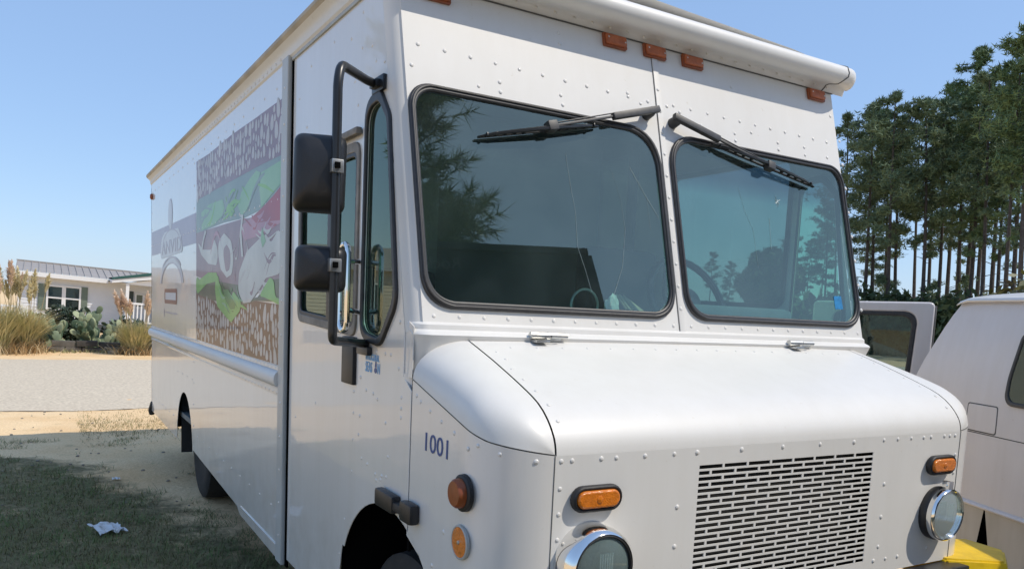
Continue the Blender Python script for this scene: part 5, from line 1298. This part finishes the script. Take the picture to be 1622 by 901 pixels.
for i, (px, dist, kd, sc) in enumerate(spots):
    d = bearing(px); p = Vector((-1, 0, 0)) + d * dist
    tm, cm, h = protos[kd]
    sc *= (.87 if i < 12 else (.79 if i < 17 else .64)) * random.uniform(.95, 1.03)
    pos = POS[i]
    t = thing('pine_tree', f'{kinds[kd]} {pos}', 'pine tree', (p.x, p.y, -.2), random.uniform(0, 2 * PI), 'pines in the grove behind the parked van')
    side_ = Vector((d.y, -d.x, 0)); lean = -.05 + random.uniform(-.015, .012)
    t.rotation_euler = (Matrix.Rotation(lean, 3, d) @ Matrix.Rotation(random.uniform(0, 6.28), 3, 'Z')).to_euler() if False else (Matrix.Rotation(lean, 3, d) @ Matrix.Rotation(random.uniform(0, 6.28), 3, 'Z')).to_euler()
    t.scale = (sc, sc, sc)
    a = bpy.data.objects.new('trunk', tm); COL.objects.link(a); a.parent = t
    a = bpy.data.objects.new('crown', cm); COL.objects.link(a); a.parent = t
# understory: one leafy mass between and behind the trunks
v_all = []
def under(px, dist, r3, n, size, m, label):
    d = bearing(px); p = Vector((-1, 0, 0)) + d * dist; shrub((p.x, p.y, -.3), r3, n, size, m, label, 'bush', False)
random.seed(41)
usp = [(1350, 58, 3.2), (1385, 62, 2.4), (1412, 56, 2.8), (1440, 60, 2.2), (1462, 55, 2.6), (1490, 58, 2.4), (1516, 54, 2.8), (1545, 57, 2.3), (1575, 52, 2.6)]
UPOS = ['hidden beside the cab', 'above the left half of the van door', 'above the right half of the van door', 'just right of the van door', 'left of the van roof corner', 'above the van roof corner', 'over the left part of the van roof', 'left of the olive bush', 'behind the olive bush']
for i, (px, di, s_) in enumerate(usp):
    d = bearing(px); p = Vector((-1, 0, 0)) + d * di
    t = thing('bush', 'dark leafy undergrowth bush between the pine trunks', 'bush', (p.x, p.y, -.3), 0, 'undergrowth bushes in the pine grove')
    t['label'] = 'dark leafy undergrowth bush ' + UPOS[i]
    link('foliage', leaf_clump(1500, blob(0, 0, s_ * .6, s_ * .8, s_ * .8, s_ * .95), .20, 'foliage'), leafy, t)
d = bearing(1600); p = Vector((-1, 0, 0)) + d * 24
t = thing('bush', 'sunlit olive green bush with bronze leaves above the parked van roof', 'bush', (p.x, p.y, -.3))
link('foliage', leaf_clump(2600, blob(0, 0, 1.6, .95, 1.1, 1.75), .085, 'foliage', 1.3), mat('olive_leaves', (.13, .15, .04), .5, col2=(.07, .05, .025), vscale=1.6), t)
link('stem', tube([(0, 0, 0), (.1, 0, 2.2)], [.07, .03], 6), bark, t)
fw = link('distant_woods', leaf_clump(9000, lambda: (lambda d, r_: (-1 + d.x * r_, d.y * r_, random.uniform(-.5, 5.5) * random.random() ** .4))(bearing(random.uniform(1180, 1760)), random.uniform(95, 125)), .75, 'woods'), leafy, None, 'stuff')

# ------------------------------------------------------------------ what stands in front of the truck (mirrored in its glass)
random.seed(51)
np_t = thing('pine_tree', 'near pine with drooping long needle boughs, mirrored in the left windshield', 'pine tree', (3.35, -4.45, -.1))
rn = random.Random(8)
link('trunk', tube([(0, 0, 0), (.1, .05, 3), (.05, 0, 6), (.1, .1, 9.5)], [.22, .19, .14, .05], 10), bark, np_t)
bv_ = []; v = []; f = []
for i in range(105):
    z = rn.uniform(3.6, 9.3); a = rn.uniform(0, 2 * PI); L = rn.uniform(.7, 1.25)
    b0 = Vector((.1, .05, z)); d = Vector((math.cos(a), math.sin(a), rn.uniform(-.15, .3))); e = b0 + d * L
    bv_.append(tube([b0, b0.lerp(e, .5) + Vector((0, 0, .05)), e], [.03, .02, .008], 5))
    for _ in range(15):
        c = b0 + d * L * rn.uniform(.2, 1.05) + Vector((rn.gauss(0, .2), rn.gauss(0, .2), rn.gauss(0, .14))); ax = (d + Vector((rn.gauss(0, .7), rn.gauss(0, .7), rn.gauss(0, .5)))).normalized()
        for _ in range(34):
            q = (ax * rn.uniform(.3, 1.3) + Vector((rn.gauss(0, .6), rn.gauss(0, .6), rn.gauss(-.05, .6)))).normalized(); w = q.cross(Vector((rn.gauss(0, 1), rn.gauss(0, 1), rn.gauss(0, 1)))).normalized() * .008
            cc = c + ax * rn.uniform(-.15, .15); s = rn.uniform(.16, .30); n0 = len(v); v += [cc - w, cc + w, cc + q * s]; f.append((n0, n0 + 1, n0 + 2))
link('branches', join(bv_), bark, np_t); link('needles', pyd(v, f, 'needles', False), need[0], np_t)
TA, TB = Vector((-.55, -1.36, 0)), Vector((3.62, -1.04, 0))
tx = (TB - TA).normalized(); TLn = (TB - TA).length
tl = thing('box_trailer', 'tall charcoal box trailer parked in front of the step van, mirrored in its left windshield', 'trailer', (TB.x, TB.y, -.05), math.atan2(tx.y, tx.x))
tlm = mat('trailer_charcoal', (.024, .024, .026), .6, var=.2, vscale=3, spec=.2); tll = mat('trailer_lettering', (.12, .12, .12), .5)
link('body', box(-TLn, 0, -2.4, 0, 1.05, 4.24, .03), tlm, tl)
link('top_rail', box(-TLn, .0, .001, .03, 4.16, 4.23, .005), tlm, tl)
link('corner_post', box(-.10, .03, .001, .03, 1.0, 4.15, .005), tlm, tl)
link('belt_rail', box(-TLn, -.101, .001, .018, 3.52, 3.56, .004), tlm, tl)
link('lettering', text_mesh('Rockp', .17, basis((-1.36, .003, 3.97), (-1, 0, 0), (0, 0, 1))), tll, tl)
link('chassis', box(-TLn, -.1, -2.0, -.4, .75, 1.04), M['blackm'], tl)
for k in range(4): link('wheel', lathe([(.2, 0), (.47, 0), (.5, .05), (.5, .22), (.45, .26), (.2, .25)], basis((-TLn + .7 + 1.1 * (k % 2), -.28 if k < 2 else -2.1, .5), (1, 0, 0), (0, 0, 1)), 24), M['tyre'], tl)
link('landing_leg', box(-.9, -.8, -.5, -.4, .05, .9), M['blackm'], tl); link('landing_leg', box(-.9, -.8, -1.9, -1.8, .05, .9), M['blackm'], tl)

# pines far behind, seen through the cab glass and the open driver doorway
random.seed(61)
for px, dist, kd, sc, lab in ((1120, 120, 0, .55, 'faint slim pine far off, leftmost through the right windshield'), (1150, 125, 1, .56, 'small bushy pine far off, second from left through the right windshield'), (1188, 100, 5, .60, 'wide rounded pine far off, left of the darkest one behind the right windshield'), (1246, 102, 1, .66, 'bushy pine far off, right of the round one behind the right windshield'), (1276, 112, 3, .64, 'loose pine far off, behind the driver doorway'), (1298, 104, 2, .60, 'bare trunked pine far off, next to the windshield edge')):
    d = bearing(px); p = Vector((-1, 0, 0)) + d * dist; tm, cm, h = protos[kd]
    t = thing('pine_tree', lab, 'pine tree', (p.x, p.y, -.2), random.uniform(0, 6), 'far pines seen through the cab'); t.scale = (sc, sc, sc)
    o = bpy.data.objects.new('trunk', tm); COL.objects.link(o); o.parent = t
    o = bpy.data.objects.new('crown', cm); COL.objects.link(o); o.parent = t

# what stands to the left of the truck (mirrored in its side windows)
lp = thing('pine_tree', 'broad pine left of the road, mirrored in the side windows', 'pine tree', (-8.5, 21.5, -.1)); lp.scale = (.6, .6, .6)
for nme, me_ in (('trunk', protos[4][0]), ('crown', protos[4][1])):
    o = bpy.data.objects.new(nme, me_); COL.objects.link(o); o.parent = lp
nh = thing('mobile_home', 'beige sided house left of the road, mirrored in the side windows', 'house', (-13.5, 29, -.2), R(20))
v = []; f = []
for i in range(18):
    b0 = len(v); z = .7 + i * .14; v += [(-6, -.02, z), (6, -.02, z), (6, -.003, z + .139), (-6, -.003, z + .139)]; f.append((b0, b0 + 1, b0 + 2, b0 + 3))
link('siding', pyd(v, f, 'siding', False), mat('beige_siding', (.62, .57, .49), .6, var=.06), nh)
link('end_wall', box(-6, 6, 0, 7, -.2, 3.22), hskirt, nh)
link('roof', pyd([(-6.3, -.4, 3.15), (6.3, -.4, 3.15), (6.3, 3.5, 4.3), (-6.3, 3.5, 4.3), (6.3, 7.4, 3.15), (-6.3, 7.4, 3.15)], [(0, 1, 2, 3), (3, 2, 4, 5), (1, 4, 2), (0, 3, 5)], 'r', False), hroof, nh)
for x in (-3.8, -.5, 3.0):
    w_ = link('window', box(x, x + 1.1, -.06, -.022, 1.5, 2.7), htrim, nh); link('pane', box(x + .08, x + 1.02, -.066, -.061, 1.58, 2.62), hpane, w_)

d = bearing(1215); p = Vector((-1, 0, 0)) + d * 98
t = thing('round_tree', 'dense dark round tree far off, seen low in the right windshield', 'tree', (p.x, p.y, -.3))
random.seed(88)
link('crown', join([leaf_clump(1900, blob(cx_, cy_, cz_, r_, r_, r_ * .85), .34, 'crown') for cx_, cy_, cz_, r_ in ((0, 0, 8.2, 2.6), (-2.1, .3, 6.4, 2.2), (2.2, -.3, 7.0, 2.3), (.6, 0, 5.4, 2.4))]), leafy, t)
link('trunk', join([tube([(0, 0, 0), (.1, 0, 4), (.3, 0, 8)], [.4, .3, .12], 8), tube([(.05, 0, 3), (-1.4, .2, 6)], [.2, .06], 6), tube([(.08, 0, 3.4), (1.6, -.2, 6.6)], [.2, .06], 6)]), bark, t)
